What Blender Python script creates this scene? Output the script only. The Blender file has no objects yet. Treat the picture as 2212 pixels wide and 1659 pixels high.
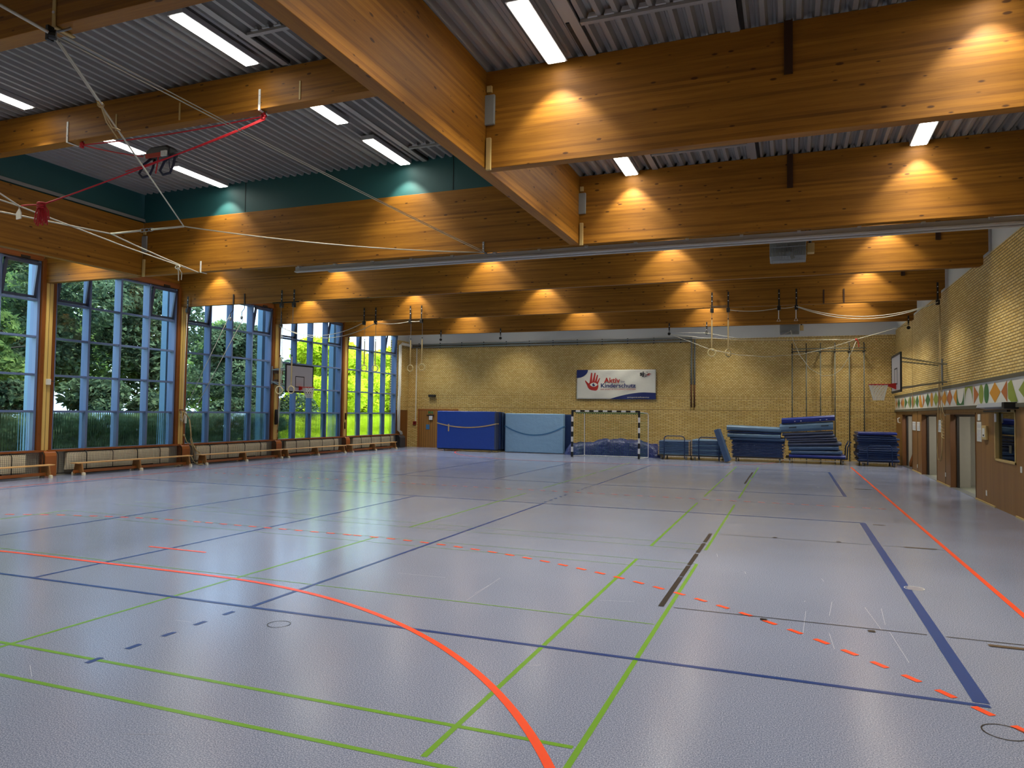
import bpy, math, random
import numpy as np
from mathutils import Vector, Matrix

R = math.radians
PI = math.pi
rnd = random.Random(7)
SC = bpy.context.scene
COL = SC.collection

# ------------------------------------------------------------------ camera
cam_d = bpy.data.cameras.new('camera')
cam = bpy.data.objects.new('camera', cam_d)
COL.objects.link(cam)
right = Vector((0.93368877, 0.35783656, 0.0133519))
down = Vector((-0.0011986, 0.04040979, -0.99918247))
fwd = Vector((-0.35808357, 0.93290945, 0.03815907))
m3 = Matrix((right, -down, -fwd)).transposed()
cam.matrix_world = Matrix.Translation((0, 0, 1.93)) @ m3.to_4x4()
cam_d.sensor_width = 36.0
cam_d.lens = 1574.157 / 2212 * 36.0
cam_d.clip_start = 0.05
cam_d.clip_end = 400
SC.camera = cam

# ------------------------------------------------------------------ world, exposure
SC.view_settings.view_transform = 'Standard'
SC.view_settings.look = 'None'
SC.view_settings.gamma = 1.0
SC.view_settings.use_curve_mapping = False
SC.view_settings.exposure = 0.5
world = bpy.data.worlds.new('sky')
SC.world = world
world.use_nodes = True
wn = world.node_tree.nodes
wl = world.node_tree.links
bg = wn['Background']
wtc = wn.new('ShaderNodeTexCoord')
wnz = wn.new('ShaderNodeTexNoise'); wnz.inputs['Scale'].default_value = 2.5; wnz.inputs['Detail'].default_value = 4
wcr = wn.new('ShaderNodeValToRGB')
wcr.color_ramp.elements[0].position = 0.38; wcr.color_ramp.elements[0].color = (0.36, 0.6, 1.0, 1)
wcr.color_ramp.elements[1].position = 0.62; wcr.color_ramp.elements[1].color = (0.7, 0.86, 1.0, 1)
wl.new(wtc.outputs['Generated'], wnz.inputs['Vector']); wl.new(wnz.outputs['Fac'], wcr.inputs['Fac'])
wl.new(wcr.outputs['Color'], bg.inputs['Color'])
bg.inputs['Strength'].default_value = 3.3
sun_d = bpy.data.lights.new('sun', 'SUN'); sun_d.energy = 5.0; sun_d.angle = 0.01; sun_d.color = (1, .95, .82)
sun = bpy.data.objects.new('sun', sun_d); COL.objects.link(sun)
sun.rotation_euler = Vector((.65, .2, 1.0)).to_track_quat('Z', 'Y').to_euler()   # high over the roof, reaches only the trees
LAMP_W = 90.0          # watts of each of the three lens groups of a luminaire
LAMP_COL = (1.0, 0.95, 0.80)

cy = SC.cycles
cy.use_denoising = True
cy.adaptive_threshold = 0.02
cy.max_bounces = 7
cy.diffuse_bounces = 3
cy.glossy_bounces = 3
cy.transmission_bounces = 4
cy.transparent_max_bounces = 12
cy.sample_clamp_indirect = 4.0
cy.caustics_reflective = False
cy.caustics_refractive = False

# ------------------------------------------------------------------ helpers
W = {}


def wpos(o):
    return W.get(o.name, Vector((0, 0, 0))) if o is not None else Vector((0, 0, 0))


def tag(o, label=None, cat=None, group=None, kind=None):
    if label: o['label'] = label
    if cat: o['category'] = cat
    if group: o['group'] = group
    if kind: o['kind'] = kind
    return o


def empty(name, loc, label=None, cat=None, group=None, kind=None):
    o = bpy.data.objects.new(name, None)
    COL.objects.link(o)
    o.empty_display_size = 0.1
    o.location = loc
    W[o.name] = Vector(loc)
    return tag(o, label, cat, group, kind)


class MB:
    def __init__(s):
        s.v = []; s.f = []; s.mi = []; s.m = 0

    def add(s, vs, fs):
        b = len(s.v)
        s.v += [tuple(p) for p in vs]
        for f in fs:
            s.f.append(tuple(b + i for i in f)); s.mi.append(s.m)
        return s

    def box(s, x0, x1, y0, y1, z0, z1):
        vs = [(x, y, z) for z in (z0, z1) for y in (y0, y1) for x in (x0, x1)]
        return s.add(vs, [(0, 2, 3, 1), (4, 5, 7, 6), (0, 1, 5, 4), (2, 6, 7, 3), (0, 4, 6, 2), (1, 3, 7, 5)])

    def obox(s, c, sx, sy, sz, rot=None):
        vs = [Vector((x, y, z)) for z in (-sz / 2, sz / 2) for y in (-sy / 2, sy / 2) for x in (-sx / 2, sx / 2)]
        if rot is not None: vs = [rot @ v for v in vs]
        vs = [v + Vector(c) for v in vs]
        return s.add(vs, [(0, 2, 3, 1), (4, 5, 7, 6), (0, 1, 5, 4), (2, 6, 7, 3), (0, 4, 6, 2), (1, 3, 7, 5)])

    def bar(s, p0, p1, w, h):
        p0 = Vector(p0); p1 = Vector(p1); d = p1 - p0
        rot = d.to_track_quat('X', 'Z').to_matrix()
        return s.obox((p0 + p1) / 2, d.length, w, h, rot)

    def tube(s, pts, r, n=6, closed=False, caps=True):
        pts = [Vector(p) for p in pts]
        k = len(pts)
        rings = []
        up = Vector((0, 0, 1))
        prev = None
        for i, p in enumerate(pts):
            if closed: t = pts[(i + 1) % k] - pts[i - 1]
            elif i == 0: t = pts[1] - p
            elif i == k - 1: t = p - pts[-2]
            else: t = pts[i + 1] - pts[i - 1]
            t.normalize()
            if prev is None:
                a = t.cross(up)
                if a.length < 1e-3: a = t.cross(Vector((1, 0, 0)))
            else:
                a = prev - t * prev.dot(t)
                if a.length < 1e-4: a = t.cross(up)
            a.normalize(); b = t.cross(a); prev = a
            rr = r[i] if isinstance(r, (list, tuple)) else r
            rings.append([p + (a * math.cos(2 * PI * j / n) + b * math.sin(2 * PI * j / n)) * rr for j in range(n)])
        vs = [v for g in rings for v in g]
        fs = []
        for i in range(k if closed else k - 1):
            i2 = (i + 1) % k
            for j in range(n):
                j2 = (j + 1) % n
                fs.append((i * n + j, i * n + j2, i2 * n + j2, i2 * n + j))
        if caps and not closed:
            fs.append(tuple(range(n))[::-1]); fs.append(tuple((k - 1) * n + j for j in range(n)))
        return s.add(vs, fs)

    def cyl(s, p0, p1, r, n=12):
        return s.tube([p0, p1], r, n)

    def prism(s, poly, axis, a0, a1):
        """poly: list of 2D points; axis 0/1/2 extruded between a0 and a1. 2D = remaining axes in order"""
        def mk(p, a):
            if axis == 0: return (a, p[0], p[1])
            if axis == 1: return (p[0], a, p[1])
            return (p[0], p[1], a)
        n = len(poly)
        vs = [mk(p, a0) for p in poly] + [mk(p, a1) for p in poly]
        fs = [tuple(range(n)), tuple(range(2 * n - 1, n - 1, -1))]
        for i in range(n):
            j = (i + 1) % n
            fs.append((i, i + n, j + n, j))
        return s.add(vs, fs)

    def ball(s, c, r, n=10, m=6, sc=(1, 1, 1)):
        vs = []; fs = []
        for i in range(m + 1):
            th = PI * i / m
            for j in range(n):
                ph = 2 * PI * j / n
                vs.append((c[0] + r * sc[0] * math.sin(th) * math.cos(ph), c[1] + r * sc[1] * math.sin(th) * math.sin(ph), c[2] + r * sc[2] * math.cos(th)))
        for i in range(m):
            for j in range(n):
                j2 = (j + 1) % n
                fs.append((i * n + j, (i + 1) * n + j, (i + 1) * n + j2, i * n + j2))
        return s.add(vs, fs)

    def build(s, name, mat, parent=None, label=None, cat=None, group=None, kind=None, smooth=False, bevel=0.0, base=None, seg=2):
        me = bpy.data.meshes.new(name)
        if parent is not None:
            org = wpos(parent)
        elif base is not None:
            org = Vector(base)
        else:
            a = np.array(s.v)
            org = Vector(((a[:, 0].min() + a[:, 0].max()) / 2, (a[:, 1].min() + a[:, 1].max()) / 2, a[:, 2].min()))
        me.from_pydata([(v[0] - org[0], v[1] - org[1], v[2] - org[2]) for v in s.v], [], s.f)
        mats = mat if isinstance(mat, (list, tuple)) else [mat]
        for m_ in mats: me.materials.append(m_)
        if len(mats) > 1: me.polygons.foreach_set('material_index', s.mi)
        if smooth: me.polygons.foreach_set('use_smooth', [True] * len(me.polygons))
        me.update()
        me.validate()
        o = bpy.data.objects.new(name, me)
        COL.objects.link(o)
        if parent is not None:
            o.parent = parent
            W[o.name] = org.copy()
        else:
            o.location = org
            W[o.name] = org.copy()
        if bevel > 0:
            bm_ = o.modifiers.new('bevel', 'BEVEL'); bm_.width = bevel; bm_.segments = seg; bm_.limit_method = 'ANGLE'; bm_.angle_limit = R(40)
        return tag(o, label, cat, group, kind)


def copy_tree(o, parent=None):
    c = o.copy()
    COL.objects.link(c)
    c.parent = parent
    for ch in list(o.children): copy_tree(ch, c)
    return c


def L(h):
    h = h.lstrip('#')
    c = [int(h[i:i + 2], 16) / 255 for i in (0, 2, 4)]
    return tuple((x / 12.92 if x <= 0.04045 else ((x + 0.055) / 1.055) ** 2.4) for x in c) + (1,)


def newmat(name):
    m = bpy.data.materials.new(name)
    m.use_nodes = True
    nt = m.node_tree
    return m, nt.nodes, nt.links, nt.nodes['Principled BSDF']


def simple(name, hexc, rough=0.5, metal=0.0, noise=0.0, nscale=8.0, bump=0.0, bscale=20.0, spec=0.5):
    m, n, l, b = newmat(name)
    b.inputs['Roughness'].default_value = rough
    b.inputs['Metallic'].default_value = metal
    b.inputs['Specular IOR Level'].default_value = spec
    c = L(hexc)
    b.inputs['Base Color'].default_value = c
    tc = n.new('ShaderNodeTexCoord')
    if noise > 0:
        nz = n.new('ShaderNodeTexNoise'); nz.inputs['Scale'].default_value = nscale; nz.inputs['Detail'].default_value = 5
        mx = n.new('ShaderNodeMix'); mx.data_type = 'RGBA'
        mx.inputs[6].default_value = tuple(x * (1 - noise) for x in c[:3]) + (1,)
        mx.inputs[7].default_value = tuple(min(1, x * (1 + noise)) for x in c[:3]) + (1,)
        l.new(tc.outputs['Object'], nz.inputs['Vector']); l.new(nz.outputs['Fac'], mx.inputs[0]); l.new(mx.outputs[2], b.inputs['Base Color'])
    if bump > 0:
        nb = n.new('ShaderNodeTexNoise'); nb.inputs['Scale'].default_value = bscale; nb.inputs['Detail'].default_value = 3
        bp = n.new('ShaderNodeBump'); bp.inputs['Strength'].default_value = bump; bp.inputs['Distance'].default_value = 0.05
        l.new(tc.outputs['Object'], nb.inputs['Vector']); l.new(nb.outputs['Fac'], bp.inputs['Height']); l.new(bp.outputs['Normal'], b.inputs['Normal'])
    return m


def math_node(n, op, a=None, b=None, c=None):
    x = n.new('ShaderNodeMath'); x.operation = op
    for i, v in enumerate((a, b, c)):
        if isinstance(v, (int, float)): x.inputs[i].default_value = v
    return x


def glulam(name, axis, c1='#a06b1f', c2='#6a4110', knot=1.0, rough=0.55, lam=0.0415):
    """layered timber; grain along the given axis of the object's own space"""
    m, n, l, b = newmat(name)
    tc = n.new('ShaderNodeTexCoord')
    sp = n.new('ShaderNodeSeparateXYZ'); l.new(tc.outputs['Object'], sp.inputs[0])
    cb = n.new('ShaderNodeCombineXYZ')
    order = {'X': (0, 1, 2), 'Y': (1, 0, 2), 'Z': (2, 0, 1)}[axis]
    for i, k in enumerate(order): l.new(sp.outputs[k], cb.inputs[i])

    def mapped(sx, sy, sz):
        mp = n.new('ShaderNodeMapping'); mp.inputs['Scale'].default_value = (sx, sy, sz)
        l.new(cb.outputs[0], mp.inputs[0]); return mp
    g = n.new('ShaderNodeTexNoise'); g.inputs['Scale'].default_value = 1; g.inputs['Detail'].default_value = 6; g.inputs['Distortion'].default_value = 0.6
    l.new(mapped(1.3, 26, 26).outputs[0], g.inputs['Vector'])
    big = n.new('ShaderNodeTexNoise'); big.inputs['Scale'].default_value = 1; big.inputs['Detail'].default_value = 2
    l.new(mapped(0.45, 5, 5).outputs[0], big.inputs['Vector'])
    # lamella tone
    dv = math_node(n, 'DIVIDE', None, lam); l.new(sp.outputs[2] if axis != 'Z' else sp.outputs[0], dv.inputs[0])
    fl = math_node(n, 'FLOOR'); l.new(dv.outputs[0], fl.inputs[0])
    wnx = n.new('ShaderNodeTexWhiteNoise'); wnx.noise_dimensions = '1D'; l.new(fl.outputs[0], wnx.inputs['W'])
    add = math_node(n, 'MULTIPLY_ADD', None, 0.45); l.new(g.outputs['Fac'], add.inputs[0])
    m2 = math_node(n, 'MULTIPLY_ADD', None, 0.28); l.new(wnx.outputs['Value'], m2.inputs[0])
    m3_ = math_node(n, 'MULTIPLY', None, 0.5); l.new(big.outputs['Fac'], m3_.inputs[0]); l.new(m3_.outputs[0], m2.inputs[2]); l.new(m2.outputs[0], add.inputs[2])
    cr = n.new('ShaderNodeValToRGB')
    cr.color_ramp.elements[0].position = 0.32; cr.color_ramp.elements[0].color = L(c2)
    cr.color_ramp.elements[1].position = 0.85; cr.color_ramp.elements[1].color = L(c1)
    l.new(add.outputs[0], cr.inputs['Fac'])
    col = cr.outputs['Color']
    # dark late wood streaks
    st = n.new('ShaderNodeTexNoise'); st.inputs['Scale'].default_value = 1; st.inputs['Detail'].default_value = 3; st.inputs['Distortion'].default_value = 1.5
    l.new(mapped(2.2, 48, 48).outputs[0], st.inputs['Vector'])
    stc = n.new('ShaderNodeMapRange'); stc.inputs[1].default_value = 0.58; stc.inputs[2].default_value = 0.72; stc.inputs[4].default_value = 0.45
    l.new(st.outputs['Fac'], stc.inputs[0])
    mx1 = n.new('ShaderNodeMix'); mx1.data_type = 'RGBA'; l.new(stc.outputs[0], mx1.inputs[0]); l.new(col, mx1.inputs[6]); mx1.inputs[7].default_value = L('#6e3f14')
    col = mx1.outputs[2]
    if knot > 0:
        vo = n.new('ShaderNodeTexVoronoi'); vo.inputs['Scale'].default_value = 1
        l.new(mapped(4.2, 11, 11).outputs[0], vo.inputs['Vector'])
        sz = n.new('ShaderNodeSeparateColor'); l.new(vo.outputs['Color'], sz.inputs[0])
        th = math_node(n, 'MULTIPLY_ADD', None, 0.34, -0.1); l.new(sz.outputs[0], th.inputs[0])
        df = math_node(n, 'SUBTRACT'); l.new(th.outputs[0], df.inputs[0]); l.new(vo.outputs['Distance'], df.inputs[1])
        kr = n.new('ShaderNodeMapRange'); kr.inputs[1].default_value = 0.0; kr.inputs[2].default_value = 0.08; kr.inputs[4].default_value = 0.85 * knot
        l.new(df.outputs[0], kr.inputs[0])
        mx2 = n.new('ShaderNodeMix'); mx2.data_type = 'RGBA'; l.new(kr.outputs[0], mx2.inputs[0]); l.new(col, mx2.inputs[6]); mx2.inputs[7].default_value = L('#3a1d08')
        col = mx2.outputs[2]
    l.new(col, b.inputs['Base Color'])
    b.inputs['Roughness'].default_value = rough; b.inputs['Specular IOR Level'].default_value = .25
    bp = n.new('ShaderNodeBump'); bp.inputs['Strength'].default_value = 0.12; bp.inputs['Distance'].default_value = 0.01
    l.new(g.outputs['Fac'], bp.inputs['Height']); l.new(bp.outputs['Normal'], b.inputs['Normal'])
    return m


def brickmat(name, axis):
    """yellow clinker; axis = horizontal axis of the wall in world metres ('X' or 'Y')"""
    m, n, l, b = newmat(name)
    geo = n.new('ShaderNodeNewGeometry')
    sp = n.new('ShaderNodeSeparateXYZ'); l.new(geo.outputs['Position'], sp.inputs[0])
    u = sp.outputs[0 if axis == 'X' else 1]; v = sp.outputs[2]
    cb = n.new('ShaderNodeCombineXYZ'); l.new(u, cb.inputs[0]); l.new(v, cb.inputs[1])

    def bt(w, h, off, shift=0.0, freq=2, mort=0.011):
        x = n.new('ShaderNodeTexBrick')
        x.inputs['Scale'].default_value = 1.0
        x.inputs['Brick Width'].default_value = w; x.inputs['Row Height'].default_value = h
        x.inputs['Mortar Size'].default_value = mort; x.inputs['Mortar Smooth'].default_value = 0.15
        x.inputs['Bias'].default_value = 0.0
        x.offset = off; x.offset_frequency = freq
        x.inputs['Color1'].default_value = L('#eed38c'); x.inputs['Color2'].default_value = L('#dcb868'); x.inputs['Mortar'].default_value = L('#8a6c3c')
        mp = n.new('ShaderNodeMapping'); mp.inputs['Location'].default_value = (0, shift, 0)
        l.new(cb.outputs[0], mp.inputs[0]); l.new(mp.outputs[0], x.inputs['Vector'])
        return x
    run = bt(0.25, 0.064, 0.5)
    sold = bt(0.064, 0.125, 0.0, shift=-(2.125 - 17 * 0.125))
    hdr = bt(0.125, 0.064, 0.5, mort=0.01)

    def rng(a, c):
        g1 = math_node(n, 'GREATER_THAN', None, a); l.new(v, g1.inputs[0])
        g2 = math_node(n, 'LESS_THAN', None, c); l.new(v, g2.inputs[0])
        mm = math_node(n, 'MULTIPLY'); l.new(g1.outputs[0], mm.inputs[0]); l.new(g2.outputs[0], mm.inputs[1]); return mm

    def mix(fac, a, c):
        x = n.new('ShaderNodeMix'); x.data_type = 'RGBA'; l.new(fac, x.inputs[0]); l.new(a, x.inputs[6]); l.new(c, x.inputs[7]); return x.outputs[2]

    def mixf(fac, a, c):
        x = n.new('ShaderNodeMix'); x.data_type = 'FLOAT'; l.new(fac, x.inputs[0]); l.new(a, x.inputs[2]); l.new(c, x.inputs[3]); return x.outputs[0]
    top = rng(2.75, 99); s1 = rng(2.125, 2.25); s2 = rng(2.625, 2.75); s3 = rng(5.25, 5.375)
    ss = math_node(n, 'ADD'); l.new(s1.outputs[0], ss.inputs[0]); l.new(s2.outputs[0], ss.inputs[1])
    if axis == 'X':
        s4 = math_node(n, 'ADD'); l.new(ss.outputs[0], s4.inputs[0]); l.new(s3.outputs[0], s4.inputs[1]); ss = s4
        c = mix(top.outputs[0], run.outputs['Color'], hdr.outputs['Color']); f = mixf(top.outputs[0], run.outputs['Fac'], hdr.outputs['Fac'])
        c = mix(ss.outputs[0], c, sold.outputs['Color']); f = mixf(ss.outputs[0], f, sold.outputs['Fac'])
    else:
        c = run.outputs['Color']; f = run.outputs['Fac']
    nz = n.new('ShaderNodeTexNoise'); nz.inputs['Scale'].default_value = 0.9; nz.inputs['Detail'].default_value = 3
    l.new(geo.outputs['Position'], nz.inputs['Vector'])
    mr = n.new('ShaderNodeMapRange'); mr.inputs[3].default_value = 0.85; mr.inputs[4].default_value = 1.12; l.new(nz.outputs['Fac'], mr.inputs[0])
    vm = n.new('ShaderNodeVectorMath'); vm.operation = 'SCALE'; l.new(c, vm.inputs[0]); l.new(mr.outputs[0], vm.inputs['Scale'])
    l.new(vm.outputs[0], b.inputs['Base Color'])
    b.inputs['Roughness'].default_value = 0.55
    inv = math_node(n, 'SUBTRACT', 1.0); l.new(f, inv.inputs[1])
    bp = n.new('ShaderNodeBump'); bp.inputs['Strength'].default_value = 0.9; bp.inputs['Distance'].default_value = 0.012
    l.new(inv.outputs[0], bp.inputs['Height']); l.new(bp.outputs['Normal'], b.inputs['Normal'])
    return m


def floor_mat():
    m, n, l, b = newmat('sports_vinyl')
    geo = n.new('ShaderNodeNewGeometry')
    a = n.new('ShaderNodeTexNoise'); a.inputs['Scale'].default_value = 120; a.inputs['Detail'].default_value = 2
    l.new(geo.outputs['Position'], a.inputs['Vector'])
    cr = n.new('ShaderNodeValToRGB')
    e = cr.color_ramp.elements
    e[0].position = 0.36; e[0].color = L('#697189'); e[1].position = 0.66; e[1].color = L('#a5abc3')
    x = e.new(0.5); x.color = L('#828aa4')
    l.new(a.outputs['Fac'], cr.inputs['Fac'])
    big = n.new('ShaderNodeTexNoise'); big.inputs['Scale'].default_value = 0.7; big.inputs['Detail'].default_value = 4
    l.new(geo.outputs['Position'], big.inputs['Vector'])
    mr = n.new('ShaderNodeMapRange'); mr.inputs[3].default_value = 0.93; mr.inputs[4].default_value = 1.07; l.new(big.outputs['Fac'], mr.inputs[0])
    vm = n.new('ShaderNodeVectorMath'); vm.operation = 'SCALE'; l.new(cr.outputs['Color'], vm.inputs[0]); l.new(mr.outputs[0], vm.inputs['Scale'])
    # fine scuffs
    l.new(vm.outputs[0], b.inputs['Base Color'])
    rr = n.new('ShaderNodeMapRange'); rr.inputs[3].default_value = 0.15; rr.inputs[4].default_value = 0.24; l.new(big.outputs['Fac'], rr.inputs[0]); l.new(rr.outputs[0], b.inputs['Roughness'])
    b.inputs['Specular IOR Level'].default_value = 0.7
    bp = n.new('ShaderNodeBump'); bp.inputs['Strength'].default_value = 0.08; bp.inputs['Distance'].default_value = 0.004
    l.new(a.outputs['Fac'], bp.inputs['Height']); l.new(bp.outputs['Normal'], b.inputs['Normal'])
    return m


def panel_mat(name, axis, c1='#8d6a3a', c2='#765528', pitch=0.09):
    """vertical boards with dark joints; world coordinates"""
    m, n, l, b = newmat(name)
    geo = n.new('ShaderNodeNewGeometry'); sp = n.new('ShaderNodeSeparateXYZ'); l.new(geo.outputs['Position'], sp.inputs[0])
    u = sp.outputs[0 if axis == 'X' else 1]
    dv = math_node(n, 'DIVIDE', None, pitch); l.new(u, dv.inputs[0])
    fr = math_node(n, 'FRACT'); l.new(dv.outputs[0], fr.inputs[0])
    lt = math_node(n, 'LESS_THAN', None, 0.12); l.new(fr.outputs[0], lt.inputs[0])
    fl = math_node(n, 'FLOOR'); l.new(dv.outputs[0], fl.inputs[0])
    wnx = n.new('ShaderNodeTexWhiteNoise'); wnx.noise_dimensions = '1D'; l.new(fl.outputs[0], wnx.inputs['W'])
    mp = n.new('ShaderNodeMapping'); mp.inputs['Scale'].default_value = (30, 30, 1.2); l.new(geo.outputs['Position'], mp.inputs[0])
    g = n.new('ShaderNodeTexNoise'); g.inputs['Scale'].default_value = 1; g.inputs['Detail'].default_value = 4; l.new(mp.outputs[0], g.inputs['Vector'])
    av = math_node(n, 'MULTIPLY_ADD', None, 0.5); l.new(wnx.outputs['Value'], av.inputs[0])
    hf = math_node(n, 'MULTIPLY', None, 0.5); l.new(g.outputs['Fac'], hf.inputs[0]); l.new(hf.outputs[0], av.inputs[2])
    mx = n.new('ShaderNodeMix'); mx.data_type = 'RGBA'; l.new(av.outputs[0], mx.inputs[0]); mx.inputs[6].default_value = L(c2); mx.inputs[7].default_value = L(c1)
    m2 = n.new('ShaderNodeMix'); m2.data_type = 'RGBA'; l.new(lt.outputs[0], m2.inputs[0]); l.new(mx.outputs[2], m2.inputs[6]); m2.inputs[7].default_value = L('#4a3113')
    l.new(m2.outputs[2], b.inputs['Base Color'])
    b.inputs['Roughness'].default_value = 0.45
    inv = math_node(n, 'SUBTRACT', 1.0); l.new(lt.outputs[0], inv.inputs[1])
    bp = n.new('ShaderNodeBump'); bp.inputs['Strength'].default_value = 0.6; bp.inputs['Distance'].default_value = 0.008
    l.new(inv.outputs[0], bp.inputs['Height']); l.new(bp.outputs['Normal'], b.inputs['Normal'])
    return m


def glass_clear():
    m, n, l, b = newmat('clear_glass')
    n.remove(b)
    out = n['Material Output']
    tr = n.new('ShaderNodeBsdfTransparent'); tr.inputs[0].default_value = (0.86, 0.95, 0.97, 1)
    gl = n.new('ShaderNodeBsdfGlossy'); gl.inputs['Roughness'].default_value = 0.02
    lw = n.new('ShaderNodeFresnel'); lw.inputs[0].default_value = 1.45
    mx = n.new('ShaderNodeMixShader'); l.new(lw.outputs[0], mx.inputs[0]); l.new(tr.outputs[0], mx.inputs[1]); l.new(gl.outputs[0], mx.inputs[2])
    l.new(mx.outputs[0], out.inputs['Surface'])
    return m


def glass_ribbed():
    m, n, l, b = newmat('ribbed_glass')
    n.remove(b)
    out = n['Material Output']
    geo = n.new('ShaderNodeNewGeometry'); sp = n.new('ShaderNodeSeparateXYZ'); l.new(geo.outputs['Position'], sp.inputs[0])
    mu = math_node(n, 'MULTIPLY', None, 2 * PI / 0.075); l.new(sp.outputs[1], mu.inputs[0])
    sn = math_node(n, 'SINE'); l.new(mu.outputs[0], sn.inputs[0])
    bp = n.new('ShaderNodeBump'); bp.inputs['Strength'].default_value = 1.0; bp.inputs['Distance'].default_value = 0.02
    l.new(sn.outputs[0], bp.inputs['Height'])
    rf = n.new('ShaderNodeBsdfRefraction'); rf.inputs['Roughness'].default_value = 0.16; rf.inputs['IOR'].default_value = 1.25; rf.inputs['Color'].default_value = (0.84, 0.97, 0.93, 1)
    l.new(bp.outputs[0], rf.inputs['Normal'])
    tr = n.new('ShaderNodeBsdfTransparent'); tr.inputs[0].default_value = (0.6, 0.78, 0.76, 1)
    mx = n.new('ShaderNodeMixShader'); mx.inputs[0].default_value = 0.25
    l.new(rf.outputs[0], mx.inputs[1]); l.new(tr.outputs[0], mx.inputs[2])
    gl = n.new('ShaderNodeBsdfGlossy'); gl.inputs['Roughness'].default_value = 0.12
    mx2 = n.new('ShaderNodeMixShader'); mx2.inputs[0].default_value = 0.06
    l.new(mx.outputs[0], mx2.inputs[1]); l.new(gl.outputs[0], mx2.inputs[2])
    l.new(mx2.outputs[0], out.inputs['Surface'])
    return m


def emis(name, col, s):
    m, n, l, b = newmat(name)
    b.inputs['Base Color'].default_value = (0.9, 0.9, 0.9, 1)
    b.inputs['Emission Color'].default_value = col + (1,)
    b.inputs['Emission Strength'].default_value = s
    return m


def leafmat(name, a, c, trans=0.4):
    m, n, l, b = newmat(name)
    geo = n.new('ShaderNodeNewGeometry')
    nz = n.new('ShaderNodeTexNoise'); nz.inputs['Scale'].default_value = 1.1; nz.inputs['Detail'].default_value = 3
    l.new(geo.outputs['Position'], nz.inputs['Vector'])
    n2 = n.new('ShaderNodeTexNoise'); n2.inputs['Scale'].default_value = 9
    l.new(geo.outputs['Position'], n2.inputs['Vector'])
    av = math_node(n, 'MULTIPLY_ADD', None, 0.5); l.new(nz.outputs['Fac'], av.inputs[0])
    hf = math_node(n, 'MULTIPLY', None, 0.5); l.new(n2.outputs['Fac'], hf.inputs[0]); l.new(hf.outputs[0], av.inputs[2])
    cr = n.new('ShaderNodeValToRGB'); cr.color_ramp.elements[0].position = 0.38; cr.color_ramp.elements[0].color = L(a)
    cr.color_ramp.elements[1].position = 0.62; cr.color_ramp.elements[1].color = L(c)
    l.new(av.outputs[0], cr.inputs['Fac'])
    df = n.new('ShaderNodeBsdfDiffuse'); tl = n.new('ShaderNodeBsdfTranslucent')
    l.new(cr.outputs[0], df.inputs[0]); l.new(cr.outputs[0], tl.inputs[0])
    mx = n.new('ShaderNodeMixShader'); mx.inputs[0].default_value = trans
    l.new(df.outputs[0], mx.inputs[1]); l.new(tl.outputs[0], mx.inputs[2])
    l.new(mx.outputs[0], n['Material Output'].inputs['Surface'])
    n.remove(b)
    return m


M = {}
M['beamX'] = glulam('glulam_beam_timber', 'X')
M['beamY'] = glulam('glulam_girder_timber', 'Y')
M['timberZ'] = glulam('stained_frame_timber', 'Z', '#8f5320', '#6f3b12', knot=0.3)
M['timberY'] = glulam('stained_rail_timber', 'Y', '#95562a', '#7a4218', knot=0.4)
M['cap'] = simple('varnished_plywood', '#9c5a26', 0.35, noise=0.15, nscale=3)
M['jamb'] = simple('brown_jamb', '#6b4422', 0.45, noise=.1)
M['bench'] = simple('pine_bench', '#d3a366', 0.4, noise=0.12, nscale=5)
M['benchd'] = simple('bench_leg_wood', '#94683a', 0.45, noise=0.12, nscale=5)
M['post'] = panel_mat('post_cladding', 'Y', '#d9b768', '#d0ab5c', pitch=0.11)
M['brickX'] = brickmat('yellow_brick_far', 'X')
M['brickY'] = brickmat('yellow_brick_side', 'Y')
M['floor'] = floor_mat()
M['plaster'] = simple('white_plaster', '#c9c9c6', 0.8, noise=0.04, nscale=2)
M['greywall'] = simple('grey_side_room_wall', '#a9a69b', 0.8, noise=0.05)
M['deck'] = simple('painted_steel_deck', '#8f8d8a', 0.5, noise=0.1, nscale=1.2)
M['deckdark'] = simple('dark_gap', '#17140f', 0.8)
M['teal'] = simple('teal_panel', '#1b4e4f', 0.6, noise=0.08, nscale=2)
M['blue'] = simple('blue_grey_window_paint', '#61749a', 0.4, noise=0.03)
M['bluedark'] = simple('dark_anodised_sash', '#3b4458', 0.35)
M['pale'] = simple('exterior_column_paint', '#6688a4', 0.5)
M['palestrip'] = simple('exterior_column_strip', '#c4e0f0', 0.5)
M['glass'] = glass_clear()
M['ribbed'] = glass_ribbed()
M['panelY'] = panel_mat('oak_slat_panelling', 'Y', '#9c7238', '#83592a', pitch=0.1)
M['panelX'] = panel_mat('oak_slat_door', 'X', '#a37438', '#8a5e2b', pitch=0.13)
M['panelD'] = panel_mat('brown_slat_panel', 'Y', '#8a5524', '#744418', pitch=0.12)
M['oak'] = glulam('oak_frame', 'Z', '#a5732f', '#83551f', knot=0.1)
M['white'] = simple('white_paint', '#dcdad0', 0.5, noise=0.02)
M['whitegloss'] = simple('white_board', '#d5d3d6', 0.35)
M['black'] = simple('black_paint', '#101012', 0.5)
M['steel'] = simple('galvanised_steel', '#8e9294', 0.4, 0.7, noise=0.08)
M['greysteel'] = simple('grey_painted_steel', '#8b8f8d', 0.5, 0.2)
M['polegrey'] = simple('pole_paint', '#66675c', 0.5)
M['dark'] = simple('dark_steel', '#2c2825', 0.5, 0.4)
M['browniron'] = simple('brown_channel', '#3f2512', 0.55, 0.2)
M['track'] = simple('curtain_track_aluminium', '#a8a4a0', 0.5, 0.0)
M['tan'] = simple('tan_cover_strip', '#bfa468', 0.6)
M['rope'] = simple('white_rope', '#c4bfae', 0.8)
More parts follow.
